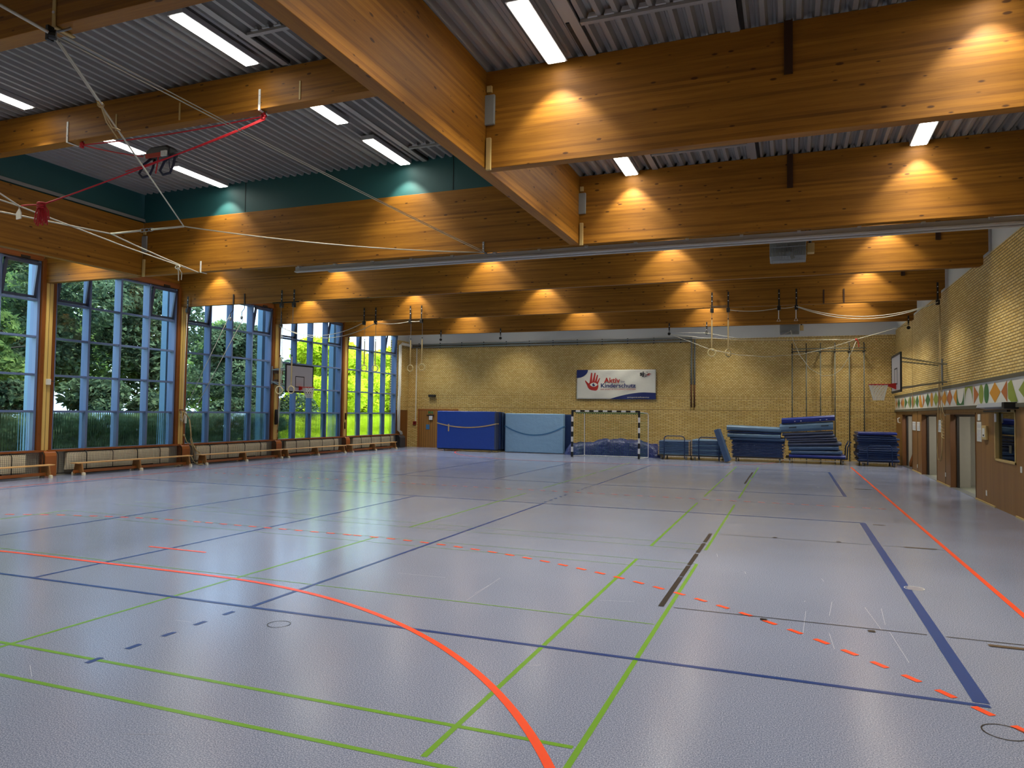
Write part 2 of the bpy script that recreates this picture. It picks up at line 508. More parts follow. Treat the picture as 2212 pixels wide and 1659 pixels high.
M['hemp'] = simple('hemp_rope', '#b39b6d', 0.9, noise=0.2, nscale=40)
M['redrope'] = simple('red_rope', '#b01222', 0.7)
M['navy'] = simple('navy_webbing', '#0d1230', 0.7)
M['redw'] = simple('orange_webbing', '#9c2c1a', 0.7)
M['matblue'] = simple('blue_mat_vinyl', '#1b3f96', 0.35, noise=0.08, bump=0.35, bscale=3.5)
M['matlight'] = simple('light_blue_mat_vinyl', '#82a6c6', 0.45, noise=0.05, bump=0.35, bscale=4)
M['matgrey'] = simple('steel_blue_mat', '#3d577c', 0.5, noise=0.08, bump=0.15, bscale=8)
M['matpale'] = simple('faded_blue_mat', '#5c7a98', 0.5, noise=0.08, bump=0.15, bscale=8)
M['matnavy'] = simple('navy_mat', '#17305e', 0.5, noise=0.1, bump=0.15, bscale=8)
M['matroyal'] = simple('royal_blue_mat', '#1c2f80', 0.4, noise=0.1, bump=0.25, bscale=8)
M['mattop'] = simple('slate_purple_mat', '#3a4460', 0.5, noise=0.1, bump=0.15, bscale=8)
M['tarp'] = simple('blue_tarpaulin', '#1d2c66', 0.35, noise=0.15, nscale=5, bump=0.8, bscale=9)
M['tannylon'] = simple('tan_strap', '#b59a6c', 0.7)
M['bluestrap'] = simple('blue_strap', '#3b6f9c', 0.6)
M['trolley'] = simple('trolley_blue_steel', '#1c3560', 0.4, 0.2)
M['trolleywood'] = simple('trolley_board', '#3c3428', 0.6)
M['loop'] = simple('cream_mat_corner', '#b59a78', 0.7, noise=0.3, nscale=9)
M['rad'] = simple('cream_radiator', '#f4ead0', 0.5)
M['guard'] = simple('guard_wire', '#3c3e46', 0.5, 0.3)
M['rubber'] = simple('white_rubber', '#d6cdb6', 0.6)
M['ringwood'] = simple('ring_wood', '#d3c08c', 0.45)
M['hoop'] = simple('red_rim', '#c2261c', 0.4)
M['net'] = simple('white_net', '#e6e3d6', 0.8)
M['greennet'] = simple('green_net', '#4c7a4e', 0.8)
M['redbox'] = simple('red_call_point', '#7c1512', 0.5)
M['paper'] = simple('paper', '#c9c7c4', 0.7, noise=0.35, nscale=28)
M['yellowpaper'] = simple('yellow_paper', '#b7b520', 0.7)
M['ink'] = simple('dark_print', '#3a3a2a', 0.8)
M['lgreen'] = simple('olive_green_paint', '#8c9a3c', 0.6)
M['dgreen'] = simple('bottle_green_paint', '#3e6d3a', 0.6)
M['orange'] = simple('ochre_paint', '#d08f2c', 0.6)
M['rust'] = simple('terracotta_paint', '#b56a35', 0.6)
M['lblue'] = simple('blue_line', '#26407e', 0.28)
M['lred'] = simple('orange_red_line', '#f2512a', 0.28)
M['lgreenl'] = simple('green_line', '#6a9a2a', 0.28)
M['lblack'] = simple('black_line', '#241f1e', 0.28)
M['lbrown'] = simple('brown_line', '#5b4a3c', 0.28)
M['lamp'] = emis('luminaire_diffuser', (1.0, 0.96, 0.86), 9.0)
M['housing'] = simple('luminaire_housing', '#a8a8aa', 0.5)
M['bannerwhite'] = simple('banner_fabric', '#d8d6cc', 0.55, bump=0.5, bscale=1.6)
M['bannernavy'] = simple('banner_navy', '#1b2a66', 0.5)
M['bannerred'] = simple('banner_red', '#a8281f', 0.5)
M['bark'] = simple('bark', '#2a241c', 0.9, noise=0.3)
M['leafshade'] = leafmat('shaded_leaves', '#2f4236', '#758a66', 0.35)  # dark leaf colour carries the backlit shade of the near trees
M['leafmid'] = leafmat('mid_leaves', '#37553a', '#8ba35c', 0.45)
M['leafsunlit'] = leafmat('sunlit_lime_leaves', '#a6c024', '#f0f452', 0.5)  # lime leaf colour raised to carry the sunlight on the far trees
M['grass'] = simple('lawn', '#8fa63a', 0.9, noise=0.3, nscale=3)

CX = (-17.5, -12.88, -7.87, -2.9, 2.03)
YB = (9.2, 13.98, 18.72, 23.5, 28.3)     # front faces of the cross beams
FY = 34.5                                 # far wall
WX = 4.12                                 # right wall
LXW = -19.25                              # window plane

# ================================================================== structure
MB().box(-19.5, 4.6, -3.2, FY + .2, -0.2, 0).build('floor', M['floor'], kind='structure', base=(0, 0, 0))
FLOOR = bpy.data.objects['floor']
W['floor'] = Vector((0, 0, 0))
b = MB().box(-70, -19.5, -10, 90, -0.3, -0.05)
b.build('ground', M['grass'], kind='structure')


def line(mb, x0, y0, x1, y1, w=0.05, z=0.002):
    if abs(x1 - x0) > abs(y1 - y0): z += .0005
    d = Vector((x1 - x0, y1 - y0, 0)); ln = d.length; d.normalize(); nn = Vector((-d.y, d.x, 0)) * w / 2
    p = [(x0 + nn.x, y0 + nn.y, z), (x0 - nn.x, y0 - nn.y, z), (x1 - nn.x, y1 - nn.y, z), (x1 + nn.x, y1 + nn.y, z)]
    mb.add(p, [(0, 1, 2, 3)])


def arc(mb, cx, cy, r, a0, a1, w=0.05, z=0.003, n=60, dash=None):
    steps = n
    if dash is None:
        for i in range(steps):
            t0 = a0 + (a1 - a0) * i / steps; t1 = a0 + (a1 - a0) * (i + 1) / steps
            ps = [(cx + (r + s) * math.cos(t), cy + (r + s) * math.sin(t), z) for t, s in ((t0, w / 2), (t0, -w / 2), (t1, -w / 2), (t1, w / 2))]
            mb.add(ps, [(0, 1, 2, 3)])
    else:
        on, off = dash
        t = a0; sg = 1 if a1 > a0 else -1
        while (a1 - t) * sg > 0:
            t2 = t + sg * on / r
            ps = [(cx + (r + s) * math.cos(q), cy + (r + s) * math.sin(q), z) for q, s in ((t, w / 2), (t, -w / 2), (t2, -w / 2), (t2, w / 2))]
            mb.add(ps, [(0, 1, 2, 3)])
            t += sg * (on + off) / r


# floor markings, one child per colour
b = MB()
for (y0, y1) in ((5.78, 14.72), (19.3, 27.35)):
    line(b, -16.95, y0, 1.24, y0); line(b, -16.95, y1, 1.24, y1)
    line(b, 1.2, y0 + .05, 1.2, y1 - .03, 0.1 if y0 < 6 else 0.08)
    line(b, -16.9, y0, -16.9, y1)
    for x in (-4.91, -7.94, -10.95): line(b, x, y0 + .04, x, y1 + (.0 if x != -4.91 else 0.0))
for x in (-4.95, -10.95):
    for k in range(5): line(b, x, 5.62 - k * .355 - .02, x, 5.62 - k * .355 - .15)
    for k in range(5): line(b, x, 14.95 + k * .36, x, 15.1 + k * .36)
    for k in range(5): line(b, x, 19.1 - k * .36, x, 18.95 - k * .36)
b.build('blue_court_line', M['lblue'], FLOOR)
b = MB()
GX = -7.8; GY = 0.7
for sgx in (1, -1):
    a0 = 0 if sgx > 0 else PI
    arc(b, GX + 1.5 * sgx, GY, 5.97, a0, PI / 2, 0.06, 0.003)
    arc(b, GX + 1.5 * sgx, 33.5, 5.97, 2 * PI - a0 if sgx > 0 else -PI, (1.5 * PI if sgx > 0 else -PI / 2), 0.05, 0.003)
    arc(b, GX + 1.5 * sgx, GY, 8.98, PI / 2, a0, 0.055, 0.003, dash=(.15, .152))
line(b, GX - 1.5, GY + 5.97, GX + 1.5, GY + 5.97, 0.06, .003)
line(b, GX - 1.5, 27.53, GX + 1.5, 27.53, 0.05, .003)
x = GX - 1.4
while x < GX + 1.5:
    line(b, x, GY + 8.98, x + .15, GY + 8.98, 0.055, .003); x += .302
line(b, GX - .5, GY + 7, GX + .5, GY + 7, 0.05, .003)
line(b, 2.13, 0, 2.1, 30.5, 0.06, .003); line(b, -17.2, 0, -17.2, 31, 0.05, .003)
x = -16
while x < 1.9:
    line(b, x, 17.15, x + .15, 17.1, 0.04, .003); x += .3
b.build('red_court_line', M['lred'], FLOOR)
b = MB()
for gx in (-1.143, -1.92, -5.9):
    for (y0, y1) in ((3.2 if gx > -1.5 else 3.7, 9.72), (10.75, 16.4), (17.7, 23.0), (23.5, 28.4)):
        line(b, gx, y0, gx, y1, 0.04, .001)
for y in (3.64, 4.13, 6.79):
    line(b, -12.5, y, -1.18, y, 0.04 if y < 6 else 0.018, .001)
for y in (9.3, 9.72, 10.75, 11.2): line(b, -12.5, y, -1.16, y, 0.012, .001)
line(b, -12.5, 3.64, -12.5, 9.72, .04, .001)
b.build('green_court_line', M['lgreenl'], FLOOR)
b = MB()
for (y0, y1, c) in ((7.44, 12.26, 0), (21.5, 25.9, 1)):
    segs = ((y0, 8.85), (8.9, 9.55), (9.6, 10.4), (10.5, 11.3), (11.4, y1)) if not c else ((y0, y1),)
    for s0, s1 in segs: line(b, -1.225, s0, -1.225, s1, 0.055 if not c else .05, .004)
    for y in (y0, y1):
        line(b, -1.1, y, 1.12, y, 0.014, .004); line(b, 1.27, y, 2.1, y, 0.014, .004)
        for xx in (-.25, .67): line(b, xx - .03, y - .08 if y == y0 else y + .06, xx + .03, y - .08 if y == y0 else y + .06, 0.06, .004)
b.build('black_court_line', M['lblack'], FLOOR)
b = MB()
for y in (7.31, 12.26, 21.45): line(b, 1.56, y, 1.98, y, 0.06, .005)
for (xx, y) in ((1.45, 14.55), (1.45, 19.2), (1.62, 25.8)): line(b, xx - .1, y, xx + .1, y, 0.04, .005)
b.build('brown_court_line', M['lbrown'], FLOOR)
for (cx, cy_, r) in ((-4.29, 5.43, .1), (1.29, 9.38, .1), (1.22, 5.35, .12)):
    b = MB(); arc(b, cx, cy_, r, 0, 2 * PI, 0.008, .0035, 28)
    b.build('socket_cover_ring', M['lblack'] if cx != 1.29 else M['white'], FLOOR)
b = MB(); arc(b, 1.3, 9.38, 0.045, 0, 2 * PI, 0.09, .0032, 20)
b.build('socket_cover', simple('socket_plate', '#8c8a98', 0.3), FLOOR)

b = MB()
for (xa, ya, xb, yb) in [(-3.68, 3.27, -3.42, 3.38), (-5.28, 3.85, -5.05, 3.7), (-5.99, 4.95, -5.82, 4.96), (-5.22, 5.16, -5.05, 5.17), (-4.37, 7.67, -3.75, 7.69), (-3.1, 6.86, -3.16, 7.93), (-3.14, 7.16, -3.14, 7.61), (-1.89, 5.3, -1.79, 5.36), (-1.85, 7.42, -1.51, 7.51), (0.13, 7.85, 0.09, 6.99), (0.31, 7.14, 0.33, 6.68), (0.69, 8.25, 0.76, 7.43), (0.82, 7.41, 0.85, 6.78), (0.85, 6.78, 0.86, 6.55), (0.84, 8.26, 0.81, 7.64), (0.39, 8.35, 0.34, 7.77), (0.33, 9.48, 0.35, 9.33), (-0.97, 10.55, -0.94, 10.32), (-0.54, 9.5, -0.52, 9.37), (0.13, 8.28, 0.12, 8.22)]:
    line(b, xa, ya, xb, yb, 0.003, .0012)
b.build('scuff_mark', simple('pale_scuff', '#a9adc0', .5), FLOOR, kind='stuff')

# walls -----------------------------------------------------------------
# far wall: brick to 5.4, white fascia above
b = MB().box(-19.6, 4.6, FY, FY + .25, 0, 5.42)
b.build('wall_far', M['brickX'], kind='structure')
b = MB().box(-19.6, 4.6, FY - .02, FY + .25, 5.42, 6.67)
b.build('wall_far_fascia', M['plaster'], kind='structure')
# right wall with openings
b = MB()
HD = 2.06
ZD = 2.16
b.box(WX, WX + .2, -3, FY, ZD, 5.6)
b.build('wall_right', M['brickY'], kind='structure')
b = MB().box(WX + .03, WX + .2, -3, FY, 5.6, 6.67)
b.build('wall_right_fascia', M['plaster'], kind='structure')
panels = [(32.7, FY), (28.05, 30.1), (23.3, 25.3), (18.52, 20.3), (-3, 16.95)]
b = MB()
for (y0, y1) in panels: b.box(WX, WX + .2, y0, y1, 0, ZD)
for (y0, y1) in ((30.1, 32.7), (25.3, 28.05), (20.3, 23.3)): b.box(WX, WX + .2, y0, y1, HD, ZD)
b.box(WX, WX + .2, 16.95, 18.52, 0, 1.02); b.box(WX, WX + .2, 16.95, 18.52, 2.1, ZD)
b.build('wall_right_panelling', M['panelY'], kind='structure')
b = MB()
for (y0, y1) in panels[1:] + [(32.7, 34.0)]: b.box(WX - .025, WX, y0, y1, 0, .03)
b.build('baseboard_right', M['tan'], kind='structure')
SRL = []
# rooms behind the right wall
b = MB()
b.box(5.6, 5.7, 16, FY, -.1, 2.6); b.box(WX + .2, 5.6, 16, 16.1, 0, 2.6); b.box(WX + .2, 5.6, FY - .1, FY, 0, 2.6)
for (y0, y1) in ((29.0, 29.15), (24.2, 24.35), (19.3, 19.45)): b.box(WX + .2, 5.6, y0, y1, 0, 2.6)
for yy in (33.0, 28.35, 23.6): b.box(4.36, 4.66, yy, yy + .16, 0, 2.6)
b.box(WX + .2, 5.7, 16, FY, 2.5, 2.6)
b.build('wall_side_rooms', M['greywall'], kind='structure')
MB().box(WX + .1, 5.6, 16, FY, -.1, .002).build('floor_side_rooms', simple('side_room_floor', '#8d9080', 0.35), kind='structure')
for (yy, lab) in ((31.2, 'added unseen lamp brightening the room behind the farthest doorway'), (26.4, 'added unseen lamp brightening the room behind the middle doorway'), (21.4, 'added unseen lamp brightening the room behind the nearest doorway'), (17.7, 'added unseen lamp brightening the room behind the inner window')):
    SRL.append((yy, lab))
# back wall behind the camera
MB().box(-19.6, 4.6, -3.2, -3, 0, 6.67).build('wall_back', M['brickX'], kind='structure')
# left wall: solid parts
b = MB().box(-19.5, LXW + .02, -3, 4.6, 0, 6.67)
b.build('wall_left', M['brickY'], kind='structure')
b = MB().box(-19.6, -19.2, 33.25, FY, 1.95, 5.6)
b.build('wall_left_end', M['brickY'], kind='structure')
MB().box(-19.6, -19.22, 33.25, FY, 0, 1.95).build('wall_left_panel', M['panelD'], kind='structure')
MB().box(-19.6, -19.24, 33.25, FY, 5.6, 6.67).build('wall_left_fascia', M['plaster'], kind='structure')
MB().box(-19.5, -19.26, 4.6, 33.25, 0, .66).build('wall_left_parapet', M['plaster'], kind='structure')
MB().box(-19.5, -19.2, 4.6, 33.25, 6.02, 6.67).build('wall_left_head', M['beamY'], kind='structure')


# ceilings: trapezoidal deck, ribs along Y
def deck(name, x0, x1, y0, y1, z):
    p = 0.203; prof = []
    x = x0
    while x < x1:
        prof += [(x, z), (x + .055, z), (x + .085, z + .085), (x + .125, z + .09), (x + .13, z + .082), (x + .14, z + .082), (x + .145, z + .09), (x + .173, z + .085)]
        x += p
    prof.append((x, z))
    k = len(prof)
    vs = [(a, y0, c) for a, c in prof] + [(a, y1, c) for a, c in prof]
    fs = [(i, i + 1, i + 1 + k, i + k) for i in range(k - 1)]
    b = MB().add(vs, fs)
    b.box(x0, x1, y0, y1, z + .12, z + .16)
    return b.build(name, M['deck'], kind='structure')


deck('ceiling_raised', -15.6, -4.15, 4.6, 13.98, 7.40)
deck('ceiling_right', -4.0, 4.7, -3, 14.1, 6.68)
deck('ceiling_left', -19.6, -15.7, -3, 14.1, 6.68)
deck('ceiling_far', -19.6, 4.7, 14.1, FY + .2, 6.68)
deck('ceiling_near', -15.7, -4.0, -3, 4.6, 6.68)

# teal infill above the beams round the raised roof
b = MB().box(-15.6, -4.1, 13.985, 14.1, 6.66, 7.52)
t = b.build('trim_1', M['teal'], kind='structure')
b = MB()
for xx in (-12.35, -6.78): b.box(xx - .006, xx + .006, 13.978, 13.986, 6.68, 7.4)
b.build('joint', M['deckdark'], t)
MB().box(-15.72, -15.62, 4.6, 14.1, 6.66, 7.52).build('trim_2', M['teal'], kind='structure')
MB().box(-4.14, -4.04, 4.6, 14.1, 6.66, 7.52).build('trim_3', M['teal'], kind='structure')
MB().box(-15.6, -4.1, 4.5, 4.6, 6.66, 7.52).build('trim_4', M['teal'], kind='structure')

# trimmers round roof openings
def trimmer(name, xa, xb, yc, yb, z):
    e = empty(name, (xa, yc, z), kind='structure')
    MB().box(xa, xb, yc - .02, yc + .05, z - .035, z + .01).build('cross_angle', M['deck'], e)
    b = MB()
    b.box(xa - .13, xa - .02, yc - 3.2, yb, z - .02, z + .01); b.box(xb + .02, xb + .13, yc - 3.2, yb, z - .02, z + .01)
    b.build('side_plate', M['deck'], e)
    b = MB()
    b.box(xa - .018, xa + .012, yc + .05, yb, z - .004, z + .04); b.box(xa - .19, xa - .14, yc, yb, z - .004, z + .04); b.box(xb + .14, xb + .19, yc, yb, z - .004, z + .04)
    b.build('gap', M['deckdark'], e)
    b = MB()
    x = xa + .1
    while x < xb:
        b.prism([(x, z - .004), (x + .12, z - .004), (x + .1, z + .05), (x + .02, z + .05)], 1, yc - .06, yc - .03); x += .203
    b.build('rib_end', M['housing'], e)


trimmer('trim_5', -2.38, -.72, 8.35, 9.2, 6.67)
trimmer('trim_6', -2.38, -.72, 13.15, 13.98, 6.67)
trimmer('trim_7', -7.4, -5.7, 8.33, 9.28, 7.39)
trimmer('trim_8', -7.4, -5.7, 13.14, 13.98, 7.39)

# ================================================================== beams
BW = .17


def beamX(x0, x1, y, z0, z1, w, label, notch=False):
    b = MB()
    if notch:
        b.prism([(x0, z0), (x1 - .16, z0), (x1 - .1, z0 + .04), (x1 - .1, z0 + .24), (x1, z0 + .33), (x1, z1), (x0, z1)], 1, y, y + w)
    else:
        b.box(x0, x1, y, y + w, z0, z1)
    return b.build('glulam_beam', M['beamX'], None, label, 'beam', 'glulam roof beams', bevel=.006)


G2 = 'glulam roof beams'
beamX(-15.6, -4.16, 4.45, 5.3, 6.67, .17, 'glulam beam crossing the top left corner of the hall roof')
beamX(-3.97, 4.1, 9.2, 5.3, 6.67, BW, 'nearest deep glulam beam running from the long girder to the right wall')
beamX(-15.6, -4.16, 9.3, 6.74, 7.36, .22, 'shallow glulam beam under the raised roof carrying the red rope brackets')
beamX(-15.6, 4.1, 13.98, 5.3, 6.67, BW, 'deep glulam beam under the teal panels with the curtain track along its soffit')
beamX(-19.2, -15.8, 13.98, 5.3, 6.67, BW, 'short glulam beam from the leftmost full timber post to the left girder')
beamX(-19.2, 4.08, 18.72, 5.3, 6.67, .15, 'deep glulam beam next behind the curtain track', True)
beamX(-19.2, 4.06, 23.5, 5.28, 6.67, .15, 'deep glulam beam that carries the gymnastic rings at both ends', True)
beamX(-19.2, 4.04, 28.3, 5.26, 6.67, .15, 'glulam beam nearest the far brick wall', True)
g = MB().box(-4.16, -3.97, -2.9, 13.98, 5.3, 6.67)
g.build('glulam_girder', M['beamY'], None, 'long glulam girder running away from the viewer through the picture centre', 'beam', bevel=.006)
g = MB().box(-15.8, -15.6, -2.9, 13.98, 5.3, 6.67)
g.build('glulam_girder', M['beamY'], None, 'dark glulam girder on the left under the teal panel', 'beam', bevel=.006)
beamX(-3.97, 4.1, 4.45, 5.3, 6.67, BW, 'glulam beam over the viewer outside the picture')
beamX(-19.2, -15.8, 9.2, 5.3, 6.67, BW, 'glulam beam behind the left girder outside the picture')

# posts -----------------------------------------------------------------
names = ['timber post outside the left picture edge', 'yellow clad timber post at the left picture edge carrying a small hook box',
         'yellow clad timber post with the rope cleats between two windows', 'yellow clad timber post behind the left basketball backboard bracket',
         'yellow clad timber post furthest from the viewer']
for i, y in enumerate((9.3, 14.0, 18.74, 23.52, 28.34)):
    e = empty('timber_post', (-19.15, y + .1, .7), names[i], 'post', 'timber posts between the windows')
    MB().box(-19.3, -19.08, y + .0, y + .2, .7, 5.3).build('cladding', M['post'], e)
    b = MB().box(-19.32, -19.1, y - .11, y - .005, .7, 5.95); b.box(-19.32, -19.1, y + .205, y + .3, .7, 5.95)
    b.build('side_frame', M['timberZ'], e)

# ================================================================== windows
ZT = (1.77, 2.77, 3.80, 4.80)
bays = [(14.3, 18.63), (19.04, 23.41), (23.82, 28.23), (28.64, 33.2), (9.6, 13.89), (4.65, 9.19)]
for wi, (y0, y1) in enumerate(bays):
    e = empty('window_%d' % (wi + 1), (LXW, y0, .66), kind='structure')
    zt = 5.88
    b = MB().box(-19.36, -19.12, y0 - .02, y1 + .02, zt, zt + .16)
    b.build('timber_header', M['timberY'], e)
    n4 = 4
    wv = (y1 - y0 - .1) / n4
    b = MB()
    for k in range(n4 + 1):
        yy = y0 + .05 + wv * k
        b.box(-19.44, -19.17, yy - .035, yy + .035, .68, zt)
    b.build('mullion', M['blue'], e, bevel=.004)
    b = MB()
    for z in ZT: b.box(-19.36, -19.19, y0 + .02, y1 - .02, z - .03, z + .03)
    b.box(-19.4, -19.2, y0, y1, .66, .71); b.box(-19.4, -19.2, y0, y1, zt - .06, zt)
    b.build('transom', M['blue'], e, bevel=.003)
    b = MB()
    for k in range(n4):
        ya = y0 + .05 + wv * k + .035; yb_ = ya + wv - .07
        zz = [1.8] + [z + .03 for z in ZT[1:]]
        for j, z in enumerate(zz):
            ztop = (ZT[j + 1] - .03) if j < 3 else zt - .06
            if j == 3 and k in (0, 3): continue
            b.add([(-19.3, ya, z), (-19.3, yb_, z), (-19.3, yb_, ztop), (-19.3, ya, ztop)], [(0, 1, 2, 3)])
    b.build('clear_glass', M['glass'], e)
    b = MB()
    for k in range(n4):
        ya = y0 + .05 + wv * k + .035; yb_ = ya + wv - .07
        b.add([(-19.3, ya, .71), (-19.3, yb_, .71), (-19.3, yb_, 1.74), (-19.3, ya, 1.74)], [(0, 1, 2, 3)])
    b.build('ribbed_glass', M['ribbed'], e)
    for k in (0, 3):
        ya = y0 + .05 + wv * k + .04; yb_ = ya + wv - .08
        zb = ZT[3] + .05; h = zt - .08 - zb
        tilt = .2
        def T(u, s, off=0):
            return (-19.26 + tilt * s * .75 + off, u, zb + s * h)
        b = MB()
        for (u0, u1, s0, s1) in ((ya, yb_, 0, .07), (ya, yb_, .93, 1), (ya, ya + .08, 0, 1), (yb_ - .08, yb_, 0, 1)):
            ps = [T(u0, s0, -.03), T(u1, s0, -.03), T(u1, s1, -.03), T(u0, s1, -.03), T(u0, s0, .03), T(u1, s0, .03), T(u1, s1, .03), T(u0, s1, .03)]
            b.add(ps, [(0, 3, 2, 1), (4, 5, 6, 7), (0, 1, 5, 4), (1, 2, 6, 5), (2, 3, 7, 6), (3, 0, 4, 7)])
        s_ = b.build('tilted_sash', M['bluedark'], e)
        b = MB().add([T(ya + .08, .07), T(yb_ - .08, .07), T(yb_ - .08, .93), T(ya + .08, .93)], [(0, 1, 2, 3)])
        b.build('sash_glass', M['glass'], s_)
    b = MB().cyl((-19.15, y1 - wv + .1, zt + .03), (-19.15, y1 - .25, zt + .03), .018, 8)
    b.box(-19.18, -19.1, y1 - wv * .6, y1 - wv * .6 + .25, zt, zt + .06)
    b.build('opener_rod', M['dark'], e)
    MB().box(-19.28, -19.02, y0 - .15, y1 + .15, .66, .71).build('timber_sill', M['timberY'], e)

# exterior columns
for i, y in enumerate((14.35, 19.1, 23.95, 28.9)):
    b = MB().box(-20.35, -20.1, y, y + .3, 0, 6.4)
    ec = b.build('exterior_column', M['pale'], None, 'blue grey exterior column with a light edge seen through the right end of the %s bay' % ('leftmost window', 'second window', 'third window', 'fourth window')[i], 'column', 'columns outside the windows', bevel=.01)
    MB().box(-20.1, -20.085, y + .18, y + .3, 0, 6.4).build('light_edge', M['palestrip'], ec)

# ================================================================== luminaires
def make_lum():
    e = empty('ceiling_luminaire', (0, 0, 0))
    MB().box(-.14, .14, -.78, .78, .015, .1).build('housing', M['housing'], e, bevel=.004)
    MB().box(-.115, .115, -.75, .75, 0, .02).build('diffuser', M['lamp'], e)
    ld = bpy.data.lights.new('luminaire_light', 'SPOT')      # lens optics: a wide cone with a clear edge
    ld.energy = LAMP_W; ld.color = LAMP_COL; ld.spot_size = R(98); ld.spot_blend = .42; ld.shadow_soft_size = .06
    for yy in (-.55, .02, .6):
        lo = bpy.data.objects.new('luminaire_light', ld); COL.objects.link(lo); lo.parent = e; lo.location = (0, yy, -.035)
    return e


LP = make_lum(); first = True
for (yy, lab) in SRL:  # unseen lamps added to brighten the rooms behind the right wall
    e = empty('side_room_fill_lamp', (4.9, yy, 2.46), lab, 'lamp', 'added side room lamps')
    MB().box(4.7, 5.1, yy - .15, yy + .15, 2.46, 2.5).build('diffuser', M['lamp'], e)
    ld = bpy.data.lights.new('side_room_fill_light', 'AREA'); ld.size = .3; ld.energy = 22; ld.color = (1, .95, .86)
    lo = bpy.data.objects.new('side_room_fill_light', ld); COL.objects.link(lo); lo.parent = e; lo.location = (0, 0, -.02)
vis = {(2, 1, 0): 'long lit ceiling luminaire nearest the viewer on the left under the raised roof', (2, 1, 1): 'short visible lit luminaire just behind the shallow beam, right one',
       (2, 1, 2): 'lit luminaire in front of the teal panel, beside the long girder', (1, 1, 0): 'lit luminaire cut by the left picture edge',
       (1, 1, 1): 'lit luminaire behind the shallow beam left of the hanging harness', (1, 1, 2): 'lit luminaire behind the hanging harness, in front of the teal panel',
       (3, 0, 0): 'brightest lit luminaire cut by the top picture edge above the nearest right beam', (3, 0, 1): 'lit luminaire between the two right hand beams, beside the girder',
       (4, 0, 1): 'lit luminaire between the two right hand beams near the right picture edge'}


def place_lum(x, y, z, label):
    global first
    o = LP if first else copy_tree(LP)
    first = False
    o.location = (x, y, z)
    tag(o, label, 'luminaire', 'ceiling luminaires')


HID = 'ceiling luminaire out of sight, known by its light pool or added for brightness'
for xi, x in enumerate(CX):
    raised = xi in (1, 2)
    if raised:
        for k, y in enumerate((8.22, 10.68, 13.07)): place_lum(x, y, 7.29, vis[(xi, 1, k)])
        place_lum(x, 5.85, 7.29, HID)
    else:
        place_lum(x, 5.9, 6.56, HID); place_lum(x, 10.7, 6.56, HID)  # unseen rows put back in to lift the floor brightness
        place_lum(x, 8.3, 6.56, vis.get((xi, 0, 0), HID)); place_lum(x, 13.15, 6.56, vis.get((xi, 0, 1), HID))
    place_lum(x, 1.0, 6.56, HID)  # unseen row added overhead to brighten the near floor
    for yb_ in (18.72, 23.5, 28.3):
        place_lum(x, yb_ - .95, 6.56, HID)
    place_lum(x, FY - 2.2, 6.56, HID)
    place_lum(x, 29.9, 6.56, HID)  # unseen second row put back in to brighten the far brick


# ================================================================== beam hardware
def plate_pair(x, y, lab):
    e = empty('beam_connector', (x, y, 5.27), lab, 'connector', 'steel shoes where beams meet girders')
    MB().box(x - .07, x + .1, y - .05, y, 5.9, 6.32).build('cover_plate', M['greysteel'], e, bevel=.01)
    MB().box(x - .02, x + .05, y - .045, y, 5.27, 5.72).build('cover_strip', M['tan'], e, bevel=.006)
    MB().box(x - .02, x + .05, y - .04, y, 6.36, 6.45).build('cap_block', M['tan'], e)


plate_pair(-3.93, 9.2, 'grey plate and tan strip where the nearest right beam meets the girder')
plate_pair(-3.93, 13.98, 'grey plate and tan strip at the far end of the long girder')
plate_pair(-15.55, 13.98, 'grey plate and tan strip in the dark left corner below the teal panels')
for (x, y, z0, z1, lab) in ((-.03, 9.19, 6.02, 6.68, 'brown steel channel fixed to the nearest right beam'), (-.02, 13.97, 6.05, 6.67, 'brown steel channel fixed to the second right beam'),
                            (3.1, 18.71, 5.95, 6.67, 'brown steel channel on the beam behind the curtain track, near the right wall'), (3.0, 23.49, 6.0, 6.67, 'brown steel channel on the ring beam near the right wall')):
    b = MB(); b.box(x - .05, x - .035, y - .03, y, z0, z1); b.box(x + .035, x + .05, y - .03, y, z0, z1); b.box(x - .05, x + .05, y - .008, y, z0, z1)
    b.build('steel_channel', M['browniron'], None, lab, 'channel', 'brown channels on the beams')
# curtain track
e = empty('curtain_track', (-4, 14.2, 5.1), 'long grey twin curtain track under the beam below the teal panels', 'curtain track')
b = MB(); b.box(-11.0, 4.05, 14.2, 14.23, 5.19, 5.3); b.box(-11.0, 4.05, 14.16, 14.27, 5.17, 5.2)
b.build('track_profile', M['track'], e)
b = MB(); b.box(-10.2, 4.0, 14.4, 14.43, 5.19, 5.3); b.box(-10.2, 4.0, 14.36, 14.47, 5.17, 5.2)
b.build('second_profile', M['track'], e)
b = MB()
for k in range(15): b.box(-10.9 + k, -10.84 + k, 14.13, 14.45, 5.27, 5.31)
b.build('track_hanger', M['track'], e)


def strap(name, x, y, z0, z1, lab, grp, mat='steel', soff=0.17):
    """flat steel strap screwed to the front of a beam and bent under it"""
    e = empty(name, (x, y, z0), lab, 'bracket', grp)
    b = MB().box(x - .02, x + .02, y - .012, y - .002, z0, z1); b.box(x - .02, x + .02, y - .012, y + soff, z0 - .012, z0)
    b.build('strap', M[mat], e)
    for q in (.3, .7): MB().cyl((x, y - .02, z0 + (z1 - z0) * q), (x, y - .01, z0 + (z1 - z0) * q), .013, 8).build('bolt', M['whitegloss'], e)
    return e


